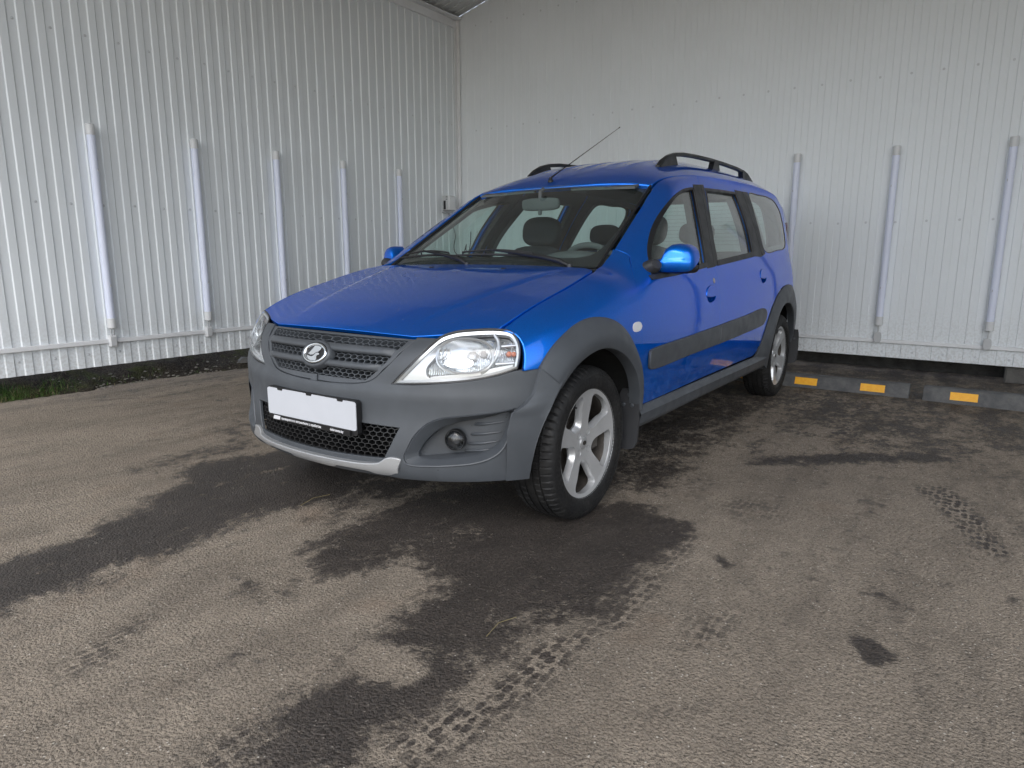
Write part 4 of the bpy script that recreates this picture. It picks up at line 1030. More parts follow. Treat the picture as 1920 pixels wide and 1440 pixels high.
# aerial
r0 = empty('antenna', (-1.115, -.07, float(roof(-1.115, .07))), car)
mb = MB(); mb.lathe([(.016, -.004), (.015, .008), (.010, .016), (.009, .026)], 16); mb.build('antenna_base', 'black_plastic', r0)
d = Vector((-.83, .06, .42)).normalized(); mb = MB(); mb.tube([Vector((0, 0, .022)), Vector((0, 0, .022))+d*.08, Vector((0, 0, .022))+d*.83], [.0055, .0032, .0016], 8); mb.tube([Vector((0, 0, .022))+d*.825, Vector((0, 0, .022))+d*.84], .0032, 8); mb.build('antenna_rod', 'black_plastic', r0)

# --- windscreen: ruled between the scuttle and the roof header, bowed outwards
def ws(u, v):
    """u -1..1 across, v 0..1 up"""
    u = np.asarray(u, float); v = np.asarray(v, float); au = np.abs(u)
    yb, yt = .632, .556; y = u*(yb+(yt-yb)*v)
    xb = -.372-.028*au**2.2; xt = -1.052-.043*au**2; zb = .985-.0*au; zt = 1.412-.022*au**2.2
    x = xb+(xt-xb)*v; z = zb+(zt-zb)*v
    b = .030*(1-au**2.4)*np.sin(np.pi*np.clip(v, 0, 1))+.012*(1-au**2)
    n = np.array([.545, 0, .838]); return np.stack([x+b*n[0], y, z+b*n[2]], -1)
WSC = .62
LW = lambda a, b: ws(a/WSC, b/.80)
full = path([(-.615, .012, 1), (-.3, .0), (0, -.004), (.3, .0), (.615, .012, 1), (.617, .40), (.612, .795, 1), (.3, .798), (0, .80), (-.3, .798), (-.612, .795, 1), (-.617, .40)], .02)
wsg = panel('windshield', full, LW, 'windshield_glass', car, (.5, 0, .8), .05, off=-.002, thick=.005, bevel=.001, gap=0)[0]
hole = path([(-.555, .125), (-.50, .085), (-.3, .070), (0, .066), (.3, .070), (.50, .085), (.555, .125), (.600, .40), (.598, .70), (.588, .745), (.55, .757), (0, .765), (-.55, .757), (-.588, .745), (-.598, .70), (-.600, .40)], .02)
panel('black_border', full, LW, 'black_plastic', wsg, (.5, 0, .8), .04, [hole], off=-.009, thick=.002, bevel=.0005, gap=0, hole_thick=.002)
# rubber moulding along both sides of the screen
for s in (1, -1):
    vs = np.linspace(-.01, 1.0, 40); P = ws(np.full(40, .995*s), vs); n = np.array([.5, .30*s, .8]); n = n/np.linalg.norm(n); mb = MB(); mb.tube([Vector(p+n*.002) for p in P], .0075, 8); mb.build('windshield_moulding', 'black_plastic', car)
# scuttle panel under the wipers
cs = np.linspace(-.66, .66, 41); au = np.abs(cs)/.62
cw = [np.stack([-.350-.0*au, cs, .974+0*cs], 1), np.stack([-.375-.0*au, cs, .979-.0*au], 1), np.stack([-.400-.02*au**2, cs, .975+0*cs], 1), np.stack([-.43-.03*au**2, cs, .985+0*cs], 1)]
loft('scuttle_panel', cw, 'black_plastic', car, angle=30)
# wipers
def wiper(p0, p1, arm, fm):
    root = empty('wiper', (0, 0, 0), car); mb = MB()
    P = [Vector(ws(p0[0]+(p1[0]-p0[0])*t, p0[1]+(p1[1]-p0[1])*t+.018*math.sin(PI*t)))+Vector((.010, 0, .014)) for t in np.linspace(0, 1, 22)]
    mb.tube(P, .0065, 6); mb.build('wiper_blade', 'black_plastic', root)
    mb = MB(); P2 = [p+Vector((.006, 0, .010+.012*math.sin(PI*i/21))) for i, p in enumerate(P)][3:-3]; mb.tube(P2, .0048, 6)
    for k in (3, 8, 13, 18): mb.tube([P[k], P[k]+Vector((.006, 0, .016))], .004, 6)
    mb.build('blade_frame', 'black_plastic', root)
    mb = MB(); mid = P[int(21*fm)]+Vector((.008, 0, .024)); A_ = Vector(arm); mb.tube([A_, A_+(mid-A_)*.12+Vector((.004, 0, .014)), A_+(mid-A_)*.30+Vector((.004, 0, .016)), A_+(mid-A_)*.65+Vector((.003, 0, .010)), mid], [.010, .012, .011, .007, .005], 8); mb.build('wiper_arm', 'black_plastic', root)
    mb = MB(); mb.lathe([(.0, .012), (.012, .010), (.014, -.01)], 14, 0, Matrix.Translation(arm)); mb.build('arm_pivot', 'dark_plastic', root)
wiper((-.34, .050), (.60, .040), (-.372, .50, .990), .47)
wiper((-.95, .050), (-.25, .045), (-.372, -.09, .992), .47)
# water streaks are left to the paint; washer nozzles on the bonnet
for y in (.22, -.22):
    mb = MB(); mb.box(-.27, -.245, y-.012, y+.012, float(hood(-.26, y))-.002, float(hood(-.26, y))+.009, 0, .004); mb.build('washer_nozzle', 'black_plastic', car)

# --- tail
tz = np.array([.36, .45, .55, .70, .85, 1.0, 1.15, 1.3, 1.42, 1.50, 1.55, 1.62]); tx = np.array([-3.60, -3.66, -3.675, -3.672, -3.66, -3.655, -3.645, -3.62, -3.59, -3.57, -3.555, -3.53])
_tail = Spl(tz, tx)
def LT(y, z): return np.stack([_tail(z)+.10*(np.abs(y)/.70)**3.4, y, z], -1)
T_HINT = (-1, 0, .1)
tg = [(.60, .74, 1), (.66, .95), (.655, 1.10), (.62, 1.30), (.56, 1.46), (.47, 1.565), (.30, 1.592), (0, 1.60)]
tg_out = path(tg+[(-p[0],)+tuple(p[1:]) for p in tg[::-1][1:]], .02)
rw = [(.50, 1.075), (.535, 1.12), (.515, 1.30), (.475, 1.44), (.42, 1.49), (.2, 1.505), (0, 1.508)]
rw_out = path(rw+[(-p[0],)+tuple(p[1:]) for p in rw[::-1][1:]]+[(-.2, 1.062), (.2, 1.062)], .02)
tailgate = panel('tailgate', tg_out, LT, 'car_paint', car, T_HINT, .04, [rw_out], thick=.02, gap=.003)[0]
panel('rear_window', offset2d(rw_out, .001), LT, 'window_glass', tailgate, T_HINT, .08, off=-.004, thick=.004, bevel=.0005, gap=0)
panel('tailgate_trim', offset2d(tg_out, .01), LT, 'interior_dark', tailgate, T_HINT, .06, [offset2d(rw_out, .012)], off=-.045, thick=.001, bevel=.0003, gap=0, hole_thick=.03)
mb = MB()
for z in np.linspace(1.13, 1.45, 11):
    yv = np.linspace(-.47, .47, 12)*np.interp(z, [1.1, 1.45], [1.03, .92]); mb.tube([Vector(p)+Vector((.006, 0, 0)) for p in LT(yv, np.full(12, z))], .0011, 4, caps=False)
mb.build('heater_wires', 'black_plastic', tailgate)
rb = [(.66, .735, 1), (.70, .60), (.68, .45), (.60, .37), (0, .36)]
panel('rear_bumper', path(rb+[(-p[0],)+tuple(p[1:]) for p in rb[::-1][1:]], .02), LT, 'grey_plastic', car, T_HINT, .04, off=.02, thick=.03)
for s in (1, -1):
    P = [(-3.575, .70), (-3.60, .69), (-3.60, .66), (-3.585, .64)]; mb = MB(); Zl = np.linspace(.80, 1.30, 9); V = []
    for z in Zl:
        yy = float(S(-3.56, z)); V += [(-3.50, s*(float(S(-3.50, z))+.004), z), (-3.57, s*(yy+.010), z), (-3.615, s*(yy-.04), z), (-3.62, s*(yy-.10), z)]
    F = [(i*4+k, i*4+k+1, (i+1)*4+k+1, (i+1)*4+k) for i in range(8) for k in range(3)]
    mb.add(V, F if s == -1 else [f[::-1] for f in F]); mb.build('tail_lamp', 'tail_red', car, True, 60)

# --- wheel-arch cladding, sills, mud flaps
def arc_curves(xc, ang, rO, rM, rI, zc=.305, front_x=1):
    """four polylines in (x, z): outer, ridge, lip, turned-in lip"""
    A = np.radians(ang); out = []
    for r in (rO, rM, rI): out.append(np.stack([xc+front_x*np.interp(ang, r[0], r[1])*np.cos(A), zc+np.interp(ang, r[0], r[1])*np.sin(A)], 1))
    return out
def cladding(name, cO, cM, cI, hO, hM, hI, par=car, inner=.05):
    def L(c, h): 
        return np.stack([c[:, 0], S(c[:, 0], np.minimum(c[:, 1], 1.0))+h, c[:, 1]], 1)
    O0 = L(cO, -.004+0*hO); O1 = L(cO, hO); 
    Q = []
    for t in np.linspace(0, 1, 5)[1:-1]:
        c = cO+(cM-cO)*t; Q.append(L(c, hO+(hM-hO)*(t**.75)))
    M = L(cM, hM); Q2 = [L(cM+(cI-cM)*t, hM+(hI-hM)*t+.004*math.sin(PI*t)) for t in (.33, .66)]
    I = L(cI, hI); I2 = L(cI+(cI-cM)*.06, hI-.008); I3 = L(cI+(cI-cM)*.05, hI-inner)
    return loft(name, [O0, O1]+Q+[M]+Q2+[I, I2, I3], 'grey_plastic', par, (1, -1), angle=22)
# front arch: upper part sits on the fender, lower front part belongs to the bumper
sO = Spl([-12, 0, 11, 22.2, 35, 46.1, 61, 75.5, 87.3, 103, 116, 124.6, 134.2][::1], [.405, .401, .400, .423, .450, .462, .482, .496, .502, .500, .497, .497, .488])
ang = np.linspace(0, 1, 60)
aa = 180-np.linspace(11, 134.2, 60)
def polar(xc, a, r, zc=.305): return np.stack([xc+r*np.cos(np.radians(a)), zc+r*np.sin(np.radians(a))], 1)
rO = sO(180-aa); cO = polar(0, aa, rO)
wM = np.interp(aa, [46, 90, 130, 169], [.60, .52, .50, .55]); rI = np.interp(aa, [46, 62, 90, 140, 169], [.374, .383, .386, .376, .365]); rM = rO*(1-wM)+rI*wM
rM = np.maximum(rM, rI+.012)
hO = np.full(60, .009); hM = np.interp(aa, [46, 80, 140, 169], [.034, .034, .034, .026]); hI = hM-.006
cladding('wheel_arch_cladding', cO[::-1], polar(0, aa, rM)[::-1], polar(0, aa, rI)[::-1], hO, hM[::-1], hI[::-1])
# sill
xs_s = np.linspace(-.36, -2.42, 40); prof = [(.392, .000), (.390, .006), (.372, .024), (.362, .030), (.318, .028), (.300, .018), (.296, -.02), (.300, -.06)]
loft('sill_cladding', [np.stack([xs_s, S(xs_s, np.full(40, max(z, .30)))+h, np.full(40, z)+np.where(xs_s < -2.25, 0, 0)], 1) for z, h in prof], 'grey_plastic', car, (1, -1), angle=25)
# rear arch: its front foot runs out into the sill
pO = smooth_open([(-2.16, .386), (-2.225, .43), (-2.30, .503), (-2.405, .615), (-2.595, .745), (-2.845, .817), (-3.04, .826), (-3.20, .790), (-3.32, .70), (-3.375, .56), (-3.375, .42)], .004)
def pick(P, n): return np.stack([np.interp(np.linspace(0, 1, n), np.linspace(0, 1, len(P)), P[:, k]) for k in (0, 1)], 1)
cOr = pick(pO, 70); tr = np.linspace(0, 1, 70); cIr = polar(-2.905, np.interp(tr, [0, .10, .2, .36, .55, .8, 1], [-4, 8, 20, 45, 85, 140, 172]), np.interp(tr, [0, .1, .2, .36, .55, .7, 1], [.46, .465, .465, .45, .398, .385, .385]))
wM = np.interp(tr, [0, .2, .5, 1], [.80, .70, .56, .5])[:, None]; cMr = cOr*(1-wM)+cIr*wM
hMr = np.interp(tr, [0, .2, 1], [.030, .033, .030])
cladding('wheel_arch_cladding', cOr, cMr, cIr, np.full(70, .005), hMr, hMr-.006)
# wheel wells and underbody (dark)
def well(xc, r):
    w = np.linspace(.0, PI, 26)
    for s in (1, -1):
        mb = MB(); V = []
        for a in w:
            X, Z = xc+r*math.cos(a), .305+r*math.sin(a)
            for y in (.46, min(.815, float(S(X, Z))-.035)): V.append((X, s*y, Z))
        F = [(2*i, 2*i+1, 2*i+3, 2*i+2) for i in range(len(w)-1)]; mb.add(V, F)
        n = len(w); V = [(xc+r*math.cos(a), s*.46, .305+r*math.sin(a)) for a in w]; mb.add(V, [tuple(range(n))]); mb.build('wheel_well', 'matt_black', car, False)
well(0, .408); well(-2.905, .425)
mb = MB(); mb.box(-3.5, -3.32, -.70, .70, .30, .42); mb.box(-2.48, -.42, -.78, .78, .28, .34); mb.box(.40, .46, -.40, .40, .27, .5); mb.box(-3.5, .45, -.44, .44, .26, .34); mb.build('underbody', 'matt_black', car, False)
# inner steel behind the gaps
for nm, pl, hs in (('inner_shell', fo, ()),):
    panel('inner_shell', offset2d(path(pl, .02), .004), LS, 'matt_black', car, (0, 1, 0), .05, off=-.024, thick=.001, bevel=.0002, gap=0, sides=(1, -1))
def flap(x, lab):
    for s in (1, -1):
        mb = MB(); V = []
        for z, dx, y0, y1 in ((.470, 0, .79, .862), (.44, -.002, .775, .868), (.34, .006, .765, .874), (.24, .016, .765, .872), (.215, .020, .77, .860), (.205, .022, .785, .835)):
            V += [(x+dx, s*y0, z), (x+dx, s*y1, z), (x+dx-.012, s*y1, z), (x+dx-.012, s*y0, z)]
        F = []
        for i in range(5):
            for k in range(4): F.append((i*4+k, i*4+(k+1) % 4, (i+1)*4+(k+1) % 4, (i+1)*4+k))
        F += [(0, 1, 2, 3), (20, 23, 22, 21)]
        mb.add(V, F if s == 1 else [f[::-1] for f in F]); fl = mb.build('mud_flap', 'dark_plastic', car, True, 30)
        mb = MB()
        for z, y in ((.445, .825), (.40, .80), (.40, .84)): mb.lathe([(0, .004), (.007, .003), (.009, 0)], 10, 0, Matrix.Translation((x+.005, s*y, z)) @ Matrix.Rotation(PI/2, 4, 'Y'))
        mb.build('flap_rivets', 'grille_plastic', fl)
flap(-.352, 'f'); flap(-3.285, 'r')
# ------------------------------------------------------------------ front end
def fpt(a, z): return front(np.array([a]), np.array([z]))[0]
def fframe(a, z, off=0.):
    """local frame on the front surface: columns tangent (towards the car's left), up, outward normal"""
    P, N = lift_frames(LF, np.array([[a, z]]), F_HINT); p = Vector(P[0]); n = Vector(N[0])
    t = Vector(fpt(a+.004, z)-fpt(a-.004, z)).normalized(); t = (t-n*t.dot(n)).normalized(); u = n.cross(t)
    p = p+n*off
    return Matrix(((t.x, u.x, n.x, p.x), (t.y, u.y, n.y, p.y), (t.z, u.z, n.z, p.z), (0, 0, 0, 1)))
def both(half):
    """mirror the right half of a closed outline given from the centre line round to the centre line"""
    return half+[(-p[0],)+tuple(p[1:]) for p in half[::-1] if abs(p[0]) > 1e-6]
GR = [(.246, .751), (.231, .711), (.217, .669), (.196, .626), (.182, .604), (.164, .590), (.128, .5805), (.067, .5745)]
HLO = [(.240, .592, 1), (.271, .655), (.290, .703), (.318, .755), (.359, .774), (.437, .784), (.545, .786), (.600, .777), (.635, .747), (.653, .711), (.662, .655, 1), (.577, .633), (.483, .615), (.38, .603)]
out_half = [(.246, .751, 1), (.309, .751, 1), (.288, .703), (.268, .655), (.236, .590, 1), (.300, .591), (.38, .599), (.483, .611), (.577, .628), (.662, .647), (.825, .650, 1), (.815, .60), (.80, .56), (.782, .50), (.775, .42), (.773, .34), (.768, .262, 1), (.60, .259), (.42, .256), (.20, .254)]
bump_out = [(p if len(p) > 2 else p) for p in out_half] + [(0, .254)] + [(-p[0],)+tuple(p[1:]) for p in out_half[::-1]] + [(-a, z) for a, z in GR[1:]] + [(0, .572)] + [(a, z) for a, z in GR[1:][::-1]]
LGo = path([(.290, .441, 1), (.272, .385), (.250, .326, 1), (.12, .322), (0, .320), (-.12, .322), (-.250, .326, 1), (-.272, .385), (-.290, .441, 1), (-.15, .446), (0, .447), (.15, .446)], .012)
PODo = [(.712, .520, 1), (.64, .510), (.551, .501), (.47, .492), (.422, .485), (.380, .467), (.355, .442), (.336, .411), (.322, .372), (.312, .340), (.320, .318), (.345, .3135), (.40, .3145), (.475, .320), (.553, .329), (.617, .346), (.662, .372), (.688, .410), (.702, .463)]
PODi = [(.694, .500), (.60, .487), (.535, .478), (.47, .466), (.425, .450), (.395, .430), (.372, .400), (.356, .366), (.350, .342), (.375, .334), (.43, .334), (.50, .342), (.572, .354), (.630, .374), (.668, .405), (.687, .455)]
pod_o, pod_i = path(PODo, .010), path(PODi, .010)
def mir(A): B = A.copy(); B[:, 0] *= -1; return B[::-1]
def bumper_form(A):
    a, z = np.abs(A[:, 0]), A[:, 1]
    crease = np.interp(a, [0, .23, .39, .53, .70], [.545, .547, .560, .588, .63]); d = z-crease
    shelf = .010*np.exp(-np.maximum(d, 0)/.020)*np.where(d > 0, 1, np.exp(np.minimum(d, 0)/.09))
    lip = .010*np.exp(-((z-.275)/.020)**2)*np.clip((a-.25)/.05, 0, 1)          # spoiler edge beside the skid plate
    chan = .010/(1+np.exp(-(np.abs(A[:, 0])-np.interp(z, [.30, .45], [.285, .325]))/.006))*np.clip((.47-z)/.05, 0, 1)*np.clip((z-.28)/.03, 0, 1)
    return shelf*np.clip((.80-a)/.15, 0, 1)+lip+chan*.5
bumper = panel('front_bumper', path(bump_out, .010), LF, 'grey_plastic', car, F_HINT, .016, [LGo, pod_o, mir(pod_o)], thick=.02, bevel=.0035, gap=.0015, offf=bumper_form, hole_thick=.012)[0]
# rear corners of the bumper flare out to the wheel arch
tt = np.linspace(0, 1, 44)
fO = np.stack([np.interp(tt, [0, .10, .22, .30, .42, .58, .76, 1], [.339, .350, .367, .395, .440, .452, .448, .440]), np.interp(tt, [0, .10, .22, .30, .42, .58, .76, 1], [.653, .612, .565, .535, .505, .44, .36, .258])], 1)
zI = np.interp(tt, [0, 1], [.653, .262]); angI = np.interp(tt, [0, 1], [62.0, -7.5]); fI = polar(0, angI, np.interp(tt, [0, .4, 1], [.383, .376, .372]))
wq = np.interp(tt, [0, .22, .42, 1], [.60, .72, .95, .985])[:, None]; fM = fO*(1-wq)+fI*wq
hOq = np.interp(tt, [0, .25, .36, .46, 1], [.010, .012, .009, -.002, -.004]); hMq = np.interp(tt, [0, .4, .8, 1], [.034, .036, .028, .020])
cladding('bumper_flare', fO, fM, fI, hOq, hMq, hMq-.006, bumper)
# headlamp recess backing and radiator darkness
panel('radiator_shadow', path([(.30, .70), (.26, .735), (0, .735), (-.26, .735), (-.30, .70), (-.31, .5), (-.30, .29), (0, .28), (.30, .29), (.31, .5)], .04), LF, 'matt_black', car, F_HINT, .06, off=-.105, thick=.001, bevel=.0005, gap=0)

def honeycomb(name, outline, par, cell, off, depth, wall, mat='grille_plastic', asp=.80):
    mb = MB(); lo, hi = outline.min(0), outline.max(0); w = cell; hh = cell/math.sqrt(3); E = {}
    r = hh; rows = int((hi[1]-lo[1])/(1.5*r*asp))+3
    for j in range(-1, rows):
        zc = lo[1]+1.5*r*j*asp
        for i in range(-1, int((hi[0]-lo[0])/w)+3):
            ac = lo[0]+w*(i+.5*(j % 2))
            pts = [(round(ac+r*math.cos(q), 5), round(zc+r*asp*math.sin(q), 5)) for q in [PI/6+k*PI/3 for k in range(6)]]
            for k in range(6):
                p, q = pts[k], pts[(k+1) % 6]; key = tuple(sorted((tuple(round(c, 3) for c in p), tuple(round(c, 3) for c in q))))
                E[key] = (p, q)
    segs = [e for e in E.values() if inside(outline, np.array([[(e[0][0]+e[1][0])/2, (e[0][1]+e[1][1])/2]]))[0]]
    A = np.array([s[0] for s in segs]); B = np.array([s[1] for s in segs]); d = B-A; L = np.linalg.norm(d, axis=1, keepdims=True); nn = np.stack([-d[:, 1], d[:, 0]], 1)/L*wall*.5; ex = d/L*wall*.3
    C = [A-ex+nn, B+ex+nn, B+ex-nn, A-ex-nn]; rings = []
    for c in C:
        P, N = lift_frames(LF, c, F_HINT); rings.append((P+N*off, P+N*(off-depth)))
    for i in range(len(segs)):
        V = [rings[k][0][i] for k in range(4)]+[rings[k][1][i] for k in range(4)]
        mb.add(V, [(0, 3, 2, 1), (0, 1, 5, 4), (1, 2, 6, 5), (2, 3, 7, 6), (3, 0, 4, 7)])
    return mb.build(name, mat, par, False)
honeycomb('lower_grille', offset2d(LGo, -.004), bumper, .0225, -.014, .028, .0026, 'black_plastic')

# --- upper grille
grille = empty('grille', (0, 0, 0), car)
g_half = [(.243, .748, 1)]+GR[1:]
g_out = path([(.243, .7485, 1)]+[(a-.002, z+.002) for a, z in GR[1:]]+[(0, .5755)]+[(-a+.002, z+.002) for a, z in GR[1:][::-1]]+[(-.243, .7485, 1), (-.12, .751), (0, .752), (.12, .751)], .010)
def gw(z): return float(np.interp(z, [.585, .604, .626, .669, .711, .745], [.145, .170, .184, .204, .217, .229]))
def slot(z0, z1, ins):
    return path([(gw(z1)-ins, z1, 1), (gw((z0+z1)/2)-ins, (z0+z1)/2), (gw(z0)-ins, z0, 1), (0, z0-.001), (-gw(z0)+ins, z0, 1), (-gw((z0+z1)/2)+ins, (z0+z1)/2), (-gw(z1)+ins, z1, 1), (0, z1+.001)], .010)
slots = [slot(.709, .741, .008), slot(.654, .690, .008), slot(.598, .635, .010)]
def gform(A):
    z = A[:, 1]; return .006*np.exp(-((z-.6975)/.010)**2)+.006*np.exp(-((z-.6425)/.010)**2)-.004
panel('grille_frame', g_out, LF, 'grille_plastic', grille, F_HINT, .010, slots, thick=.02, bevel=.0035, gap=.0035, offf=gform, hole_thick=.022)
for s_, c in zip(slots, (.0195, .0195, .0195)): honeycomb('honeycomb', offset2d(s_, -.003), grille, c, -.010, .024, .0022)
for z, dz in ((.6985, .0125), (.6440, .0125)):      # raised bars
    aa_ = np.linspace(-gw(z)+.004, gw(z)-.004, 50); cur = []
    for k in range(9):
        w = k/8*PI; P, N = lift_frames(LF, np.stack([aa_, np.full(50, z)+dz*math.cos(w)], 1), F_HINT); en = np.clip((gw(z)-.004-np.abs(aa_))/.03, 0, 1)**.6; cur.append(P+N*(.0+(.014*en*math.sin(w)**.6-.004*(1-en)))[:, None])
    loft('grille_bar', cur[::-1], 'grille_plastic', grille, angle=60)
panel('grille_backing', offset2d(g_out, .01), LF, 'matt_black', grille, F_HINT, .05, off=-.06, thick=.001, bevel=.0003, gap=0)
mb = MB(); fr = fframe(.0, .585, -.002); mb.prism([(-.018, -.012), (.018, -.012), (.012, .012), (-.012, .012)], fr, 0, .004); mb.build('grille_tab', 'grille_plastic', grille)
# emblem: oval pod, chrome ring, black field, sail and hull
em = fframe(0, .668, .010)
mb = MB()
def oval(rx, ry, n=48): return [(rx*math.cos(2*PI*k/n), ry*math.sin(2*PI*k/n)) for k in range(n)]
def ring_loft(mb, specs, fr, m=0, n=48):
    V = []
    for rx, ry, h in specs: V += [fr @ Vector((rx*math.cos(2*PI*k/n), ry*math.sin(2*PI*k/n), h)) for k in range(n)]
    mb.add(V, [(i*n+k, i*n+(k+1) % n, (i+1)*n+(k+1) % n, (i+1)*n+k) for i in range(len(specs)-1) for k in range(n)], m)
ring_loft(mb, [(.082, .056, -.02), (.080, .054, .002), (.076, .050, .007), (.069, .0435, .008), (.067, .0415, .004)], em); mb.build('emblem_pod', 'grille_plastic', grille, True, 50)
mb = MB(); ring_loft(mb, [(.0660, .0410, .003), (.0655, .0405, .009), (.0625, .038, .012), (.0555, .0325, .0115), (.0525, .030, .008), (.052, .0295, .004)], em); mb.build('emblem_ring', 'chrome', grille, True, 60)
mb = MB(); mb.prism(oval(.056, .033), em, .001, .005); mb.build('emblem_field', 'black_plastic', grille)
def emb(pts): return [((x-905)/620*.0575, -(y-570)/365*.0355) for x, y in pts]
sail = emb([(560, 630), (640, 555), (740, 420), (830, 290), (1010, 285), (1180, 310), (1250, 370), (1225, 430), (1130, 515), (1060, 535), (980, 575), (880, 650), (720, 672)])
hull = emb([(495, 690), (540, 745), (640, 835), (820, 890), (1000, 880), (1090, 900), (1140, 780), (1100, 705), (1120, 655), (1215, 640), (1240, 590), (1150, 560), (1030, 570), (960, 640), (900, 705), (800, 735), (650, 718)])
mb = MB(); mb.prism(sail, em, .004, .0115); mb.prism(hull, em, .004, .0115)
q0, q1 = emb([(700, 590), (860, 320)]); mb.build('emblem_boat', 'chrome', grille, True, 30)

# --- skid plate
sk = [(.304, .330, 1), (.276, .333), (.258, .327), (.240, .311), (.20, .304), (.1, .301), (0, .300)]
skb = [(.290, .268, 1), (.24, .264), (.205, .267), (.190, .276), (.175, .278), (.10, .278), (.085, .275), (.075, .265), (.03, .263), (0, .263)]
sk_out = path(sk+[(-p[0],)+tuple(p[1:]) for p in sk[::-1][1:]]+[(-p[0],)+tuple(p[1:]) for p in skb]+skb[::-1][1:], .008)
def skform(A): return .012+.008*np.exp(-((A[:, 1]-.302)/.010)**2)-.010*np.exp(-((A[:, 1]-.268)/.012)**2)
panel('skid_plate', sk_out, LF, 'satin_silver', bumper, F_HINT, .010, thick=.022, bevel=.004, gap=0, offf=skform)

# --- fog lamp pods
def polar_match(o, n=72):
    c = o.mean(0); a = np.arctan2(o[:, 1]-c[1], (o[:, 0]-c[0])*.5); r = np.argsort(a); t = np.linspace(-PI, PI, n, endpoint=False)
    return np.stack([np.interp(t, a[r], o[r, k], period=2*PI) for k in (0, 1)], 1)
def pod_depth(A): return -np.interp(A[:, 0], [.35, .40, .46, .52, .58, .66, .70], [.045, .085, .095, .075, .044, .032, .028])
po, pi_ = polar_match(resample(pod_o, .003)), polar_match(resample(pod_i, .003))
def onF(q, off): P, N = lift_frames(LF, q, F_HINT); return P+N*(off if np.ndim(off) == 0 else np.asarray(off)[:, None])
pm = po+(pi_-po)*.12; pm2 = po+(pi_-po)*.82
base_o = bumper_form(po)
rings = [onF(po, base_o*.6-.002), onF(pm, base_o*.6+.0045), onF(pm2, -.016), onF(pi_, -.024), onF(pi_, pod_depth(pi_)-.003)]
rs = [np.vstack([r]) for r in rings]
loft('fog_pod_frame', [r[::-1] for r in rs], 'grey_plastic', bumper, (1, -1), True, True, 28)
panel('fog_pod', pod_i, LF, 'grey_plastic', bumper, F_HINT, .012, gap=-.002, thick=.002, bevel=.0005, offf=pod_depth, sides=(1, -1))
for (a0, z0), (a1, z1) in (((.530, .452), (.672, .466)), ((.522, .416), (.662, .430)), ((.515, .379), (.655, .396)), ((.505, .350), (.63, .366))):
    q = np.stack([np.linspace(a0, a1, 14), np.linspace(z0, z1, 14)], 1); P, N = lift_frames(LF, q, F_HINT); P = P+N*(pod_depth(q)+.002)[:, None]
    for s in (1, -1):
        mb = MB(); mb.tube([Vector(p if s == 1 else p*np.array([1, -1, 1])) for p in P], [.001]+[.0062*(1-.65*k/12) for k in range(12)]+[.0005], 8); mb.build('pod_rib', 'grey_plastic', bumper)
bead = smooth_open([(.708, .515), (.702, .463), (.690, .410), (.664, .372), (.618, .345), (.553, .3275), (.475, .3185), (.40, .313), (.345, .312), (.318, .317)], .008)
for s in (1, -1):
    P, N = lift_frames(LF, bead, F_HINT); P = (P+N*(bumper_form(bead)*.6+.001)[:, None])*np.array([1, s, 1]); mb = MB(); mb.tube([Vector(p) for p in P], [.0015]+[.0050]*(len(P)-2)+[.0015], 8); mb.build('pod_bead', 'grey_plastic', bumper)
fc = fpt(.460, .395)
for s in (1, -1):
    root = empty('fog_lamp', (0, 0, 0), car); n = Vector((.93, .34*s, .02)).normalized(); c = Vector((fc[0]-.050, s*(fc[1]-.020), .395)); q = n.to_track_quat('Z', 'Y').to_matrix().to_4x4(); fr = Matrix.Translation(c) @ q
    mb = MB(); mb.lathe([(.0385, -.012), (.0385, .006), (.037, .009), (.0350, .009), (.0345, .004)], 32, 0, fr); mb.build('lamp_bezel', 'black_plastic', root)
    mb = MB(); mb.lathe([(.0345, .004), (.030, -.012), (.022, -.026), (.012, -.034), (0, -.036)], 32, 0, fr); mb.build('reflector', 'chrome', root)
    mb = MB(); mb.lathe([(.017, -.034), (.017, -.006), (.012, .001), (0, .003)], 18, 0, fr); mb.build('bulb_shield', 'dark_plastic', root)
    mb = MB(); mb.lathe([(.0350, .004), (.030, .012), (.02, .017), (0, .019)], 32, 0, fr); mb.build('lens', 'lamp_glass', root)

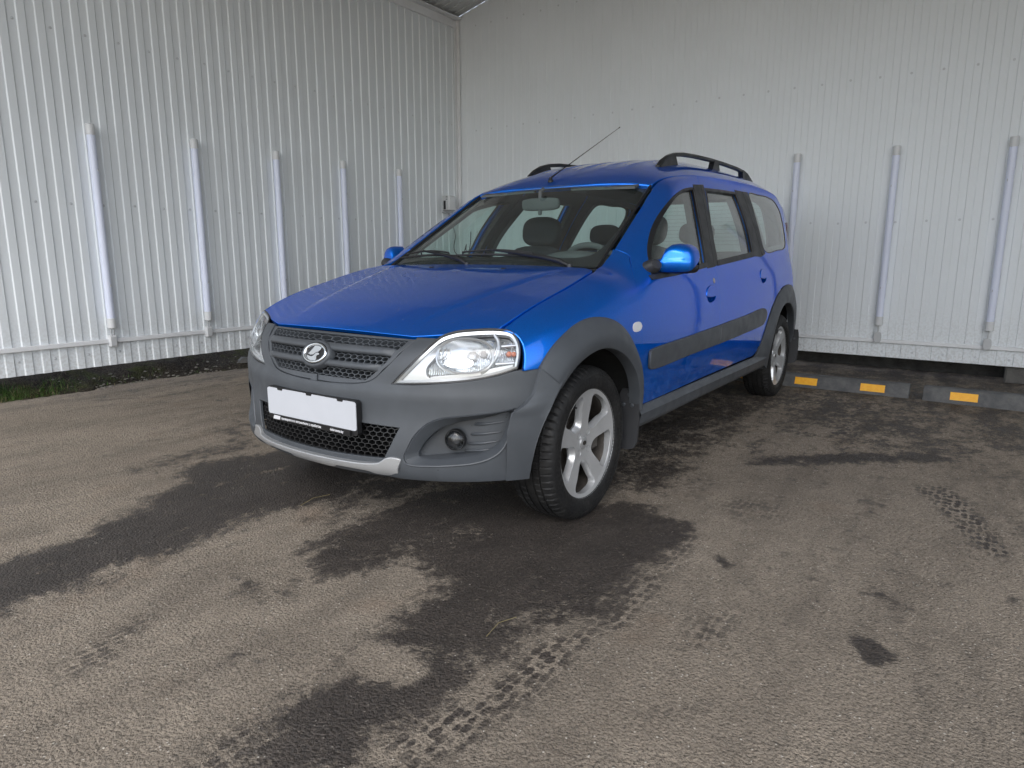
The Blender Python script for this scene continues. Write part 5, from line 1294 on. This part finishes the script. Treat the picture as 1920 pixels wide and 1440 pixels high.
# --- headlamps
hl = path(HLO, .008)
def fluted():
    t = NT('fluted_chrome'); c = t.coord(); w = t.n('ShaderNodeTexWave', wave_type='BANDS', bands_direction='Y'); t.l(c, w.inputs[0]); w.inputs['Scale'].default_value = 55; w.inputs['Distortion'].default_value = .6
    t.bsdf((.88, .90, .92), .13, .95, t.bump(w.outputs[1], .55, .01), spec=.6)
fluted()
for s in (1, -1):
    root = empty('headlight', (0, 0, 0), car); LFs = (lambda a, z: front(a, z)*np.array([1, s, 1]))
    def hint(P): return P-np.array([-.35, 0, .5])
    panel('lens', hl, LFs, 'lamp_glass', root, hint, .022, off=.001, thick=.004, bevel=.003, gap=.003)
    inn = offset2d(hl, .005); inn2 = offset2d(hl, .016)
    def onS(q, off): P, N = lift_frames(LFs, q, hint); return P+N*off
    r_ = [onS(offset2d(hl, .0005), -.004), onS(inn, -.006), onS(inn2, -.030)]
    loft('lamp_housing', [x[::-s] for x in r_], 'black_plastic', root, close_u=True, angle=30)
    r_ = [onS(inn, -.0055), onS(offset2d(hl, .013), -.010), onS(offset2d(hl, .015), -.045)]
    loft('lamp_bezel', [x[::-s] for x in r_], 'headlamp_white', root, close_u=True, angle=30)
    panel('lamp_floor', offset2d(hl, .0145), LFs, 'fluted_chrome', root, hint, .02, off=-.043, thick=.002, bevel=.0005, gap=0, offf=lambda A: .022*np.clip((.32-A[:, 0])/.08, 0, 1)+.006*np.sin(A[:, 0]*60)*np.sin(A[:, 1]*50))
    # white-silver tip towards the grille
    tip = path([(.256, .600, 1), (.285, .662), (.300, .700), (.322, .738), (.330, .700), (.322, .655), (.335, .622), (.365, .612, 1)], .008)
    panel('tip_cover', tip, LFs, 'headlamp_white', root, hint, .012, off=-.016, thick=.02, bevel=.003, gap=0)
    low = path([(.345, .606, 1), (.41, .616), (.483, .626), (.577, .643), (.640, .656, 1), (.640, .668, 1), (.57, .658), (.483, .642), (.41, .630), (.35, .622, 1)], .008)
    panel('lower_cover', low, LFs, 'headlamp_white', root, hint, .012, off=-.014, thick=.02, bevel=.003, gap=0)
    # main bowl
    fr = fframe(.432, .702, -.014); 
    if s == -1: fr = Matrix.Diagonal((1, -1, 1, 1)) @ fr
    def ebowl(name, spec, frx, mat, sh=(0, 0), n=40):
        mb = MB(); V = []
        for rx, ry, h, dx, dy in spec: V += [frx @ Vector((dx+sh[0]+rx*math.copysign(abs(math.cos(q))**.85, math.cos(q)), dy+sh[1]+ry*math.copysign(abs(math.sin(q))**.85, math.sin(q)), h)) for q in np.linspace(0, 2*PI, n, endpoint=False)]
        F = [(i*n+k, i*n+(k+1) % n, (i+1)*n+(k+1) % n, (i+1)*n+k) for i in range(len(spec)-1) for k in range(n)]
        mb.add(V, [f[::s] for f in F]); return mb.build(name, mat, root, True, 50)
    ebowl('reflector', [(.098, .062, 0, 0, 0), (.090, .056, -.02, .004, 0), (.070, .044, -.042, .012, 0), (.040, .026, -.056, .02, 0), (.002, .002, -.06, .022, 0)], fr, 'fluted_chrome')
    ebowl('bowl_ring', [(.100, .064, -.004, 0, 0), (.103, .066, .003, 0, 0), (.098, .062, .005, 0, 0), (.093, .058, .001, 0, 0)], fr, 'headlamp_white')
    ebowl('bulb_shield', [(.020, .020, -.058, .020, .004), (.018, .018, -.018, .022, .004), (.012, .012, -.012, .022, .004), (.001, .001, -.011, .022, .004)], fr, 'satin_silver')
    ebowl('bulb_shield', [(.013, .013, -.050, .060, .012), (.011, .011, -.012, .062, .012), (.001, .001, -.010, .062, .012)], fr, 'alloy_inner')
    ebowl('reflector_step', [(.052, .020, -.034, -.022, -.020), (.050, .018, -.016, -.022, -.021), (.001, .001, -.014, -.022, -.022)], fr, 'headlamp_chrome')
    # divider and indicator chamber
    dv = np.array([(.520, .772), (.545, .748), (.553, .715), (.548, .685), (.532, .655), (.515, .640)]); dvs = smooth_open(dv, .006)
    P, N = lift_frames(LFs, dvs, hint); mb = MB(); mb.tube([Vector(p-n_*.012) for p, n_ in zip(P, N)], .0065, 8); mb.build('divider', 'headlamp_white', root)
    for z0, z1 in ((.735, .742), (.672, .679)):
        q = np.stack([np.linspace(.560, .640, 10), np.linspace(z0, z1-.004, 10)], 1); P, N = lift_frames(LFs, q, hint); mb = MB(); mb.tube([Vector(p-n_*.014) for p, n_ in zip(P, N)], .0055, 8); mb.build('chamber_bar', 'headlamp_white', root)
    for a_, z_, r0, mt in ((.606, .707, .0105, 'amber'), (.628, .706, .0095, 'amber')):
        f2 = fframe(a_, z_, -.018); f2 = Matrix.Diagonal((1, s, 1, 1)) @ f2; mb = MB()
        V = []; n = 14; sp_ = [(r0, -.012), (r0*1.05, 0), (r0*.8, .008), (.0005, .011)]
        for r, h in sp_: V += [f2 @ Vector((r*math.cos(2*PI*k/n), r*math.sin(2*PI*k/n), h)) for k in range(n)]
        mb.add(V, [tuple(x)[::s] for x in [(i*n+k, i*n+(k+1) % n, (i+1)*n+(k+1) % n, (i+1)*n+k) for i in range(3) for k in range(n)]]); mb.build('indicator_bulb', mt, root)
    # seal between lamp and body
    P, N = lift_frames(LFs, hl, hint); mb = MB(); pts = [Vector(p-n_*.004) for p, n_ in zip(P, N)]; mb.tube(pts+[pts[0]], .0042, 6, caps=False); mb.build('lamp_seal', 'black_plastic', root)

# --- number plate
np_root = empty('number_plate', (.687, 0, .471), car)
def rrect(w, h, r, n=6):
    P = []
    for cx, cy, a0 in ((w-r, h-r, 0), (-w+r, h-r, 90), (-w+r, -h+r, 180), (w-r, -h+r, 270)):
        P += [(cx+r*math.cos(math.radians(a0+90*k/n)), cy+r*math.sin(math.radians(a0+90*k/n))) for k in range(n+1)]
    return P
pf = Matrix(((0, 0, 1, 0), (1, 0, 0, 0), (0, 1, 0, 0), (0, 0, 0, 1))) @ Matrix.Identity(4)
mb = MB(); mb.prism([(a, b-.008) for a, b in rrect(.2580, .0650, .012)], pf, -.020, .001); mb.build('plate_frame', 'black_plastic', np_root, True, 40)
mb = MB(); mb.prism(rrect(.256, .053, .010), pf, .0012, .0042); mb.build('plate_sheet', 'plate_white', np_root, True, 40)
mb = MB(); mb.prism([(a, b-.064) for a, b in rrect(.226, .011, .003)], pf, .0012, .0085); mb.build('frame_strip', 'black_plastic', np_root, True, 40)
for y in (-.175, 0, .175):
    mb = MB(); mb.prism([(y-.016, .056), (y+.016, .056), (y+.013, .047), (y-.013, .047)], pf, .0012, .0062); mb.build('frame_clip', 'black_plastic', np_root)
mb = MB(); mb.prism([(-.222, -.0715), (-.180, -.0715), (-.176, -.0565), (-.216, -.0565)], pf, .0086, .0092); mb.build('frame_logo', 'label_white', np_root, False)
def text_mesh(txt, size, loc, name, mat, parent, align='LEFT'):
    cu = bpy.data.curves.new(name, 'FONT'); cu.body = txt; cu.size = size; cu.align_x = align; cu.extrude = .0002; cu.offset = size*.035; cu.resolution_u = 3
    to = bpy.data.objects.new(name, cu); COL.objects.link(to); bpy.context.view_layer.update()
    me = bpy.data.meshes.new_from_object(to.evaluated_get(bpy.context.evaluated_depsgraph_get())); bpy.data.objects.remove(to, do_unlink=True)
    me.materials.clear(); me.materials.append(MATS[mat]); me.transform(pf); o = obj(name, me, parent, loc); return o
text_mesh('проверенные автомобили с пробегом', .0128, (.0092, -.170, -.0685), 'frame_text', 'label_white', np_root)
text_mesh('dobroavto.by', .0135, (.0092, .118, -.0685), 'frame_text', 'label_white', np_root)
# tow-hook cover on the far side of the bumper
panel('tow_hook_cover', ell(-.60, .520, .050, .038, 30), LF, 'grey_plastic', bumper, F_HINT, .02, off=.0055, thick=.006, bevel=.002, gap=0)
# ------------------------------------------------------------------ wheels
R_T, R_R, W_T = .309, .2105, .098      # tyre radius, rim edge radius, half width
def build_tyre():
    half = [(.2150, .078), (.2210, .089), (.2250, .0925), (.2290, .0938), (.2380, .0965), (.2540, .0985), (.2680, .0975), (.2725, .0968), (.2735, .0980), (.2760, .0975), (.2860, .0935), (.2945, .0880), (.3005, .0800), (.3050, .0700), (.3075, .0560), (.3082, .0540), (.3030, .0535), (.3030, .0455), (.3085, .0450), (.3090, .0230), (.3040, .0225), (.3040, .0150), (.3090, .0145), (.3092, .0)]
    prof = half+[(r, -y) for r, y in half[::-1][1:]]; nA = 66*6; V = []; n = len(prof)
    for k in range(nA):
        a = 2*PI*k/nA; ph = k % 6
        for i, (r, y) in enumerate(prof):
            ay = abs(y); rr = r
            sh = (ph+ (1 if y > 0 else 4)) % 6
            if sh == 0 and ay > .054 and r > .285: rr = r-.0050*min(1, (r-.285)/.012)
            elif sh == 3 and .045 < ay < .06 and r > .30: rr = r-.001
            if ph in (2,) and .016 < ay < .046 and r > .305: rr = r-.0035
            V.append((rr*math.cos(a), y, rr*math.sin(a)))
    F = [(k*n+i, k*n+i+1, ((k+1) % nA)*n+i+1, ((k+1) % nA)*n+i) for k in range(nA) for i in range(n-1)]
    me = mkmesh('tyre', V, F, 'rubber', None, True)
    try: me.set_sharp_from_angle(angle=math.radians(28))
    except Exception: pass
    return me
def dish(r): return np.interp(r, [0, .03, .055, .09, .15, .19, .205, .2105], [.060, .060, .062, .066, .073, .078, .082, .083])
LRim = lambda u, v: np.stack([u, dish(np.sqrt(u*u+v*v)), v], -1)
def gap_outline(phi):
    """teardrop opening between two spokes; leaning, wider at the rim"""
    P = [(.066, 2), (.074, -14), (.092, -21), (.120, -23.5), (.155, -25), (.180, -25.5), (.192, -21), (.1955, 0), (.1955, 14), (.191, 22), (.175, 24.5), (.145, 22.5), (.115, 21.5), (.088, 20), (.069, 13)]
    return path([(r*math.cos(math.radians(phi+a)), r*math.sin(math.radians(phi+a))) for r, a in P], .006)
rim_root = empty('wheel', (0, 0, 0), car)
ty = obj('tyre', build_tyre(), rim_root)
phis = [126-72*k for k in range(5)]
gaps = [gap_outline(p) for p in phis]
outer = ell(0, 0, .2085, .2085, 150)
panel('rim_face', outer, LRim, 'alloy', rim_root, (0, 1, 0), .010, gaps, thick=.012, bevel=.002, gap=0, hole_thick=.002)
for p, g in zip(phis, gaps):     # sloped walls of the openings: broad facet on the clockwise side
    c = np.array([.142*math.cos(math.radians(p)), .142*math.sin(math.radians(p))]); rr = np.linalg.norm(g, axis=1); th = np.arctan2(g[:, 1], g[:, 0])
    in1 = c+(g-c)*np.array([.93, .93]); rel = ((np.degrees(th)-p+180) % 360)-180
    k = np.interp(rr, [.066, .10, .16, .195], [.80, .85, .88, .975])[:, None]; in2 = c+(g-c)*k
    def at(q, y): return np.stack([q[:, 0], np.broadcast_to(y, len(q)), q[:, 1]], 1)
    y0 = dish(rr)-.001
    loft('spoke_facet', [at(g, y0), at(c+(g-c)*(.15*k+.85), y0-.004), at(in2, y0-.020), at(in2, y0-.028)], 'alloy', rim_root, close_u=True, angle=30)
mb = MB(); fr = Matrix(((1,0,0,0),(0,0,1,0),(0,-1,0,0),(0,0,0,1))).inverted() if False else Matrix(((1,0,0,0),(0,0,1,0),(0,1,0,0),(0,0,0,1)))
mb.lathe([(.2085, .080), (.2105, .086), (.2145, .0895), (.2150, .086), (.208, .070)], 96, 0, fr); mb.build('rim_lip', 'alloy', rim_root, True, 40)
mb = MB(); mb.lathe([(.2070, .082), (.200, .066), (.192, .050), (.188, .0), (.190, -.05), (.200, -.08)], 64, 0, fr); mb.build('rim_barrel', 'brake_iron', rim_root, True, 40)  # barrel darkened too, shade of the openings painted into its colour
mb = MB(); mb.lathe([(.0, -.012), (.10, -.012), (.180, -.004), (.184, -.02)], 48, 0, fr); mb.build('dark_disc', 'matt_black', rim_root, True, 40)  # dark disc added so the openings between the spokes read as shaded
mb = MB(); mb.lathe([(.0, .0665), (.020, .0665), (.0255, .0645), (.027, .061), (.027, .050)], 40, 0, fr); mb.build('centre_cap', 'satin_silver', rim_root, True, 30)
mb = MB(); mb.prism([(.014*math.cos(q), .009*math.sin(q)) for q in np.linspace(0, 2*PI, 20, endpoint=False)], Matrix.Translation((0, .0666, 0)) @ Matrix(((1,0,0,0),(0,0,1,0),(0,1,0,0),(0,0,0,1))), 0, .0008); mb.build('cap_emblem', 'brake_iron', rim_root)
for k in range(4):
    a = math.radians(40+90*k); c = Vector((.050*math.cos(a), .0605, .050*math.sin(a))); mb = MB()
    mb.lathe([(.0150, .0025), (.0138, .0030), (.0125, -.006), (.0090, -.009), (.0085, -.002), (0, -.001)], 18, 0, Matrix.Translation(c) @ fr); mb.build('wheel_bolt', 'satin_silver', rim_root, True, 30)
mb = MB(); mb.lathe([(.030, .030), (.075, .030), (.078, .024), (.078, .008), (.128, .008), (.130, .004), (.130, -.008), (.07, -.010)], 48, 0, fr); mb.build('brake_disc', 'brake_iron', rim_root, True, 30)
mb = MB(); mb.box(-.172, -.095, -.03, .040, -.06, .06, 0, .012); mb.build('brake_caliper', 'brake_iron', rim_root)
mb = MB(); a = math.radians(62); mb.tube([(.185*math.cos(a), .045, .185*math.sin(a)), (.172*math.cos(a), .072, .172*math.sin(a))], .004, 8); mb.build('valve', 'black_plastic', rim_root)
for o in list(rim_root.children):
    if o.name.split('.')[0] in ('rim_face', 'spoke_facet', 'rim_lip', 'rim_barrel'): o.scale = (1.042, 1.0, 1.042)
spots = [(0, 1, 0), (0, -1, 0), (-2.905, 1, 0), (-2.905, -1, 0)]
for i, (x, s, r) in enumerate(spots):
    w = rim_root if i == 0 else copy_tree(rim_root, car)
    w.location = (x, s*.735, .306)
    w.rotation_euler = (0, math.radians([-2, 23, 31, 12][i]), 0 if s == 1 else PI)
# ------------------------------------------------------------------ mirrors and interior
def mirror(s):
    root = empty('side_mirror', (0, 0, 0), car)
    Y = np.array([.800, .803, .825, .842, .850, .858, .880, .910, .940, .962, .977, .985, .988]); zl = np.array([.985, .966, .960, .958, .957, .957, .956, .956, .957, .960, .967, .982, .995]); zh = np.array([1.006, 1.020, 1.024, 1.034, 1.056, 1.074, 1.088, 1.0905, 1.086, 1.074, 1.056, 1.034, 1.010])
    xf = np.array([-.575, -.562, -.556, -.553, -.551, -.550, -.548, -.547, -.549, -.554, -.564, -.582, -.602]); Y = .795+(Y-.80)*.915; xf = xf-.088; xb = -.088+np.array([-.640, -.645, -.652, -.655, -.657, -.658, -.66, -.662, -.662, -.66, -.655, -.648, -.640]); W = np.linspace(0, PI, 49)
    def P(i, w):
        zc, zr = (zl[i]+zh[i])/2, (zh[i]-zl[i])/2; c = math.cos(w)
        z_ = zc+zr*math.copysign(abs(c)**.70, c); return ((.96-Y[i])*.30+xb[i]+(xf[i]-xb[i])*math.sin(w)**.42+.007/(1+math.exp((z_-1.020)/.0025)), s*Y[i], z_)
    split = 40
    def part(name, W, mat):
        mb = MB(); n = len(W); V = [P(i, w) for i in range(len(Y)) for w in W]; F = [(i*n+k, i*n+k+1, (i+1)*n+k+1, (i+1)*n+k) for i in range(len(Y)-1) for k in range(n-1)]
        F += [tuple(range(n))[::-1], tuple((len(Y)-1)*n+k for k in range(n))]
        mb.add(V, F if s == -1 else [f[::-1] for f in F]); return mb.build(name, mat, root, True, 55)
    part('mirror_cap', W[:split], 'car_paint'); part('mirror_base_trim', W[split-1:], 'black_plastic')
    mb = MB(); V = [((.96-Y[i])*.30+xb[i]-.001, s*Y[i], z) for i in range(len(Y)) for z in (zl[i], zh[i])]; mb.add(V, [(2*i, 2*i+1, 2*i+3, 2*i+2) for i in range(len(Y)-1)]); mb.build('mirror_glass', 'chrome', root, False)
    # grip line between cap and lower shell, arm and door base
    mb = MB(); mb.tube([Vector((-.64, s*.812, .992)), Vector((-.60, s*.806, .990)), Vector((-.57, s*.795, .990))], [.024, .027, .030], 12); mb.build('mirror_arm', 'black_plastic', root)
    mb = MB(); c = Vector((-.55, s*(float(S(-.55, .985))-.004), .985)); q = Vector((.30, s*.85, .42)).normalized().to_track_quat('Z', 'Y').to_matrix().to_4x4()
    mb.lathe([(.048, -.012), (.046, .006), (.040, .022), (.030, .038), (0, .042)], 24, 0, Matrix.Translation(c) @ q @ Matrix.Diagonal((1, .72, 1, 1))); mb.build('mirror_foot', 'dark_plastic', root)
for s in (1, -1): mirror(s)

def blob(mb, c, r, e1=.45, e2=.45, rot=0., n=14, m=24, mat=0):
    """superellipsoid cushion, pitched by rot about y"""
    V = []; sg = lambda v, p: math.copysign(abs(v)**p, v); R = Matrix.Rotation(rot, 3, 'Y')
    for i in range(n+1):
        a = -PI/2+PI*i/n
        for k in range(m):
            b = 2*PI*k/m; v = Vector((r[0]*sg(math.cos(a), e1)*sg(math.cos(b), e2), r[1]*sg(math.cos(a), e1)*sg(math.sin(b), e2), r[2]*sg(math.sin(a), e1))); V.append(Vector(c)+R @ v)
    F = [(i*m+k, i*m+(k+1) % m, (i+1)*m+(k+1) % m, (i+1)*m+k) for i in range(n) for k in range(m)]
    mb.add(V, F, mat)
def seat(x, y, w, top, rows=1, head=(.055, .135, .085)):
    root = empty('seat', (0, 0, 0), car)
    mb = MB(); blob(mb, (x+.22, y, .52), (.27, w, .10), .5, .35, -.08); mb.build('seat_cushion', 'seat_fabric', root)
    mb = MB(); blob(mb, (x-.02, y, top-.30), (.085, w*.98, .34), .55, .4, -.22); mb.build('backrest', 'seat_fabric', root)
    return root
def headrest(root, x, y, z, r):
    mb = MB(); blob(mb, (x, y, z), r, .7, .55, -.15); mb.build('headrest', 'seat_fabric', root)
    mb = MB()
    for dy in (-.05, .05): mb.tube([(x-.005, y+dy, z), (x+.015, y+dy, z-r[2]-.07)], .006, 8)
    mb.build('headrest_posts', 'galvanised', root)
for y in (.365, -.365):
    r = seat(-1.36, y, .245, 1.06); headrest(r, -1.475, y*.98, 1.185, (.055, .135, .095))
r = seat(-2.20, 0, .62, 1.03)
for y in (.37, -.33): headrest(r, -2.30, y, 1.185, (.045, .120, .075))
# dashboard, binnacle, wheel, mirror
dash = empty('dashboard', (0, 0, 0), car)
yy = np.linspace(-.72, .72, 37); cur = []
for x, z in ((-.40, .93), (-.46, .962), (-.56, .972), (-.68, .966), (-.76, .945), (-.80, .905), (-.82, .82), (-.80, .70), (-.74, .60)):
    cur.append(np.stack([np.full(37, x)+.03*np.abs(yy/.72)**3, yy*np.clip(1-(x+.40)*.02, .9, 1.0)*(.86 if x > -.5 else .97), np.full(37, z)], 1))
loft('dash_panel', cur, 'interior_grey', dash, angle=60)
mb = MB(); blob(mb, (-.655, .365, .955), (.115, .235, .105), .9, .8, .06, 16, 32); mb.build('instrument_hood', 'interior_grey', dash)
mb = MB(); blob(mb, (-.70, .0, .90), (.10, .16, .10), .5, .5); mb.build('centre_console', 'interior_dark', dash)
for y in (.57, .12, -.12, -.57): 
    mb = MB(); mb.lathe([(.045, -.01), (.045, .004), (.036, .006), (.034, 0), (0, -.004)], 20, 0, Matrix.Translation((-.815, y, .88)) @ Matrix.Rotation(-PI/2, 4, 'Y')); mb.build('air_vent', 'interior_dark', dash)
sw = empty('steering_wheel', (-.865, .365, .925), car); tilt = Matrix.Rotation(math.radians(-62), 4, 'Y')
mb = MB(); pts = [tilt @ Vector((.185*math.cos(a), .185*math.sin(a), 0)) for a in np.linspace(0, 2*PI, 49)]; mb.tube(pts, .0155, 10, caps=False); mb.build('wheel_rim', 'interior_grey', sw)
mb = MB(); blob(mb, (0, 0, 0), (.035, .075, .065), .5, .6, .5); mb.build('wheel_hub', 'interior_dark', sw)
for a in (0, 130, 230, 180):
    a = math.radians(a+90); mb = MB(); mb.tube([tilt @ Vector((.05*math.cos(a), .05*math.sin(a), -.005)), tilt @ Vector((.178*math.cos(a), .178*math.sin(a), 0))], .014, 8); mb.build('wheel_spoke', 'interior_dark', sw)
rv = empty('rear_view_mirror', (0, 0, 0), car)
mb = MB(); blob(mb, (-.905, .0, 1.310), (.022, .118, .034), .5, .45, .12); mb.build('mirror_shell', 'interior_grey', rv)
mb = MB(); mb.tube([(-.90, 0, 1.33), (-.90, 0, 1.375), (-.93, 0, 1.392)], .011, 8); mb.build('mirror_stalk', 'interior_grey', rv)
mb = MB(); blob(mb, (-.898, 0, 1.268), (.010, .010, .016), .7, .7); mb.build('dip_lever', 'interior_grey', rv)
for s in (1, -1):
    mb = MB(); V = [(-1.02, s*.12, 1.385), (-1.02, s*.50, 1.375), (-1.17, s*.50, 1.425), (-1.17, s*.12, 1.435)]; mb.add(V+[(v[0]-.004, v[1], v[2]+.012) for v in V], [(0,1,2,3), (7,6,5,4), (0,4,5,1), (1,5,6,2), (2,6,7,3), (3,7,4,0)]); mb.build('sun_visor', 'interior_grey', car, False)
# trim: headliner under the roof, inner door panels, pillar trims, floor
xr = np.linspace(-1.10, -3.50, 30); wv = np.linspace(-.97, .97, 25)
loft('headliner', [np.stack([np.full(25, x), wv*float(ytop(x)), np.array([float(roof(x, abs(w)*float(ytop(x)))) for w in wv])-.038], 1) for x in xr], 'headliner', car, angle=60)
def trim(pl, hole, off, nm, mat, par, ins=.004): panel(nm, offset2d(path(pl, .02), ins), LS, mat, par, (0, 1, 0), .06, [offset2d(hole, .006)] if hole is not None else [], off=off, thick=.001, bevel=.0003, gap=0, sides=(1, -1), hole_thick=.03)
trim(fdoor, fgh, -.040, 'door_trim', 'interior_dark', door_f); trim(rdoor, rgh, -.040, 'door_trim', 'interior_dark', door_r); trim(qpan, qgh, -.040, 'inner_trim', 'interior_dark', quarter, .02)
ap = [(x, ztp(x, .012)) for x in (-.56, -.65, -.75, -.85, -.95, -1.05, -1.15, -1.26)]
ap_in = [(-1.24, 1.385), (-1.076, 1.342), (-.890, 1.256), (-.720, 1.152), (-.60, 1.055)]
panel('pillar_trim', path([(*ap[0], 1)]+ap[1:-1]+[(*ap[-1], 1), (*ap_in[0], 1)]+ap_in[1:-1]+[(*ap_in[-1], 1)], .015), LS, 'pale_trim', car, (0, 1, 0), .03, off=-.046, thick=-.012, bevel=.002, gap=0, sides=(1, -1))
# sealing strip behind the shut lines
for sm in (bseam, cseam):
    q = smooth_open(sm, .03); P, N = lift_frames(LS, q, (0, 1, 0))
    for s in (1, -1):
        t = np.array([1, s, 1]); c1 = (P-N*.018+np.array([.03, 0, 0]))*t; c2 = (P-N*.018-np.array([.03, 0, 0]))*t
        loft('door_seal', [c1, c2] if s == 1 else [c2, c1], 'matt_black', car, smooth=False)
q = smooth_open(seam, .03); P, N = lift_frames(LS, q, (0, 1, 0))
for s in (1, -1):
    t = np.array([1, s, 1]); loft('door_seal', [(P-N*.018+np.array([.03, 0, 0]))*t, (P-N*.018-np.array([.03, 0, 0]))*t], 'matt_black', car, smooth=False)
mb = MB(); mb.box(-3.5, -.42, -.76, .76, .345, .36); mb.box(-.44, -.42, -.74, .74, .345, .93); mb.build('floor_pan', 'interior_dark', car, False)
# engine bay floor so that nothing shines through the bonnet gap
mb = MB(); mb.box(-.38, .40, -.60, .60, .66, .67); mb.build('engine_cover', 'matt_black', car, False)
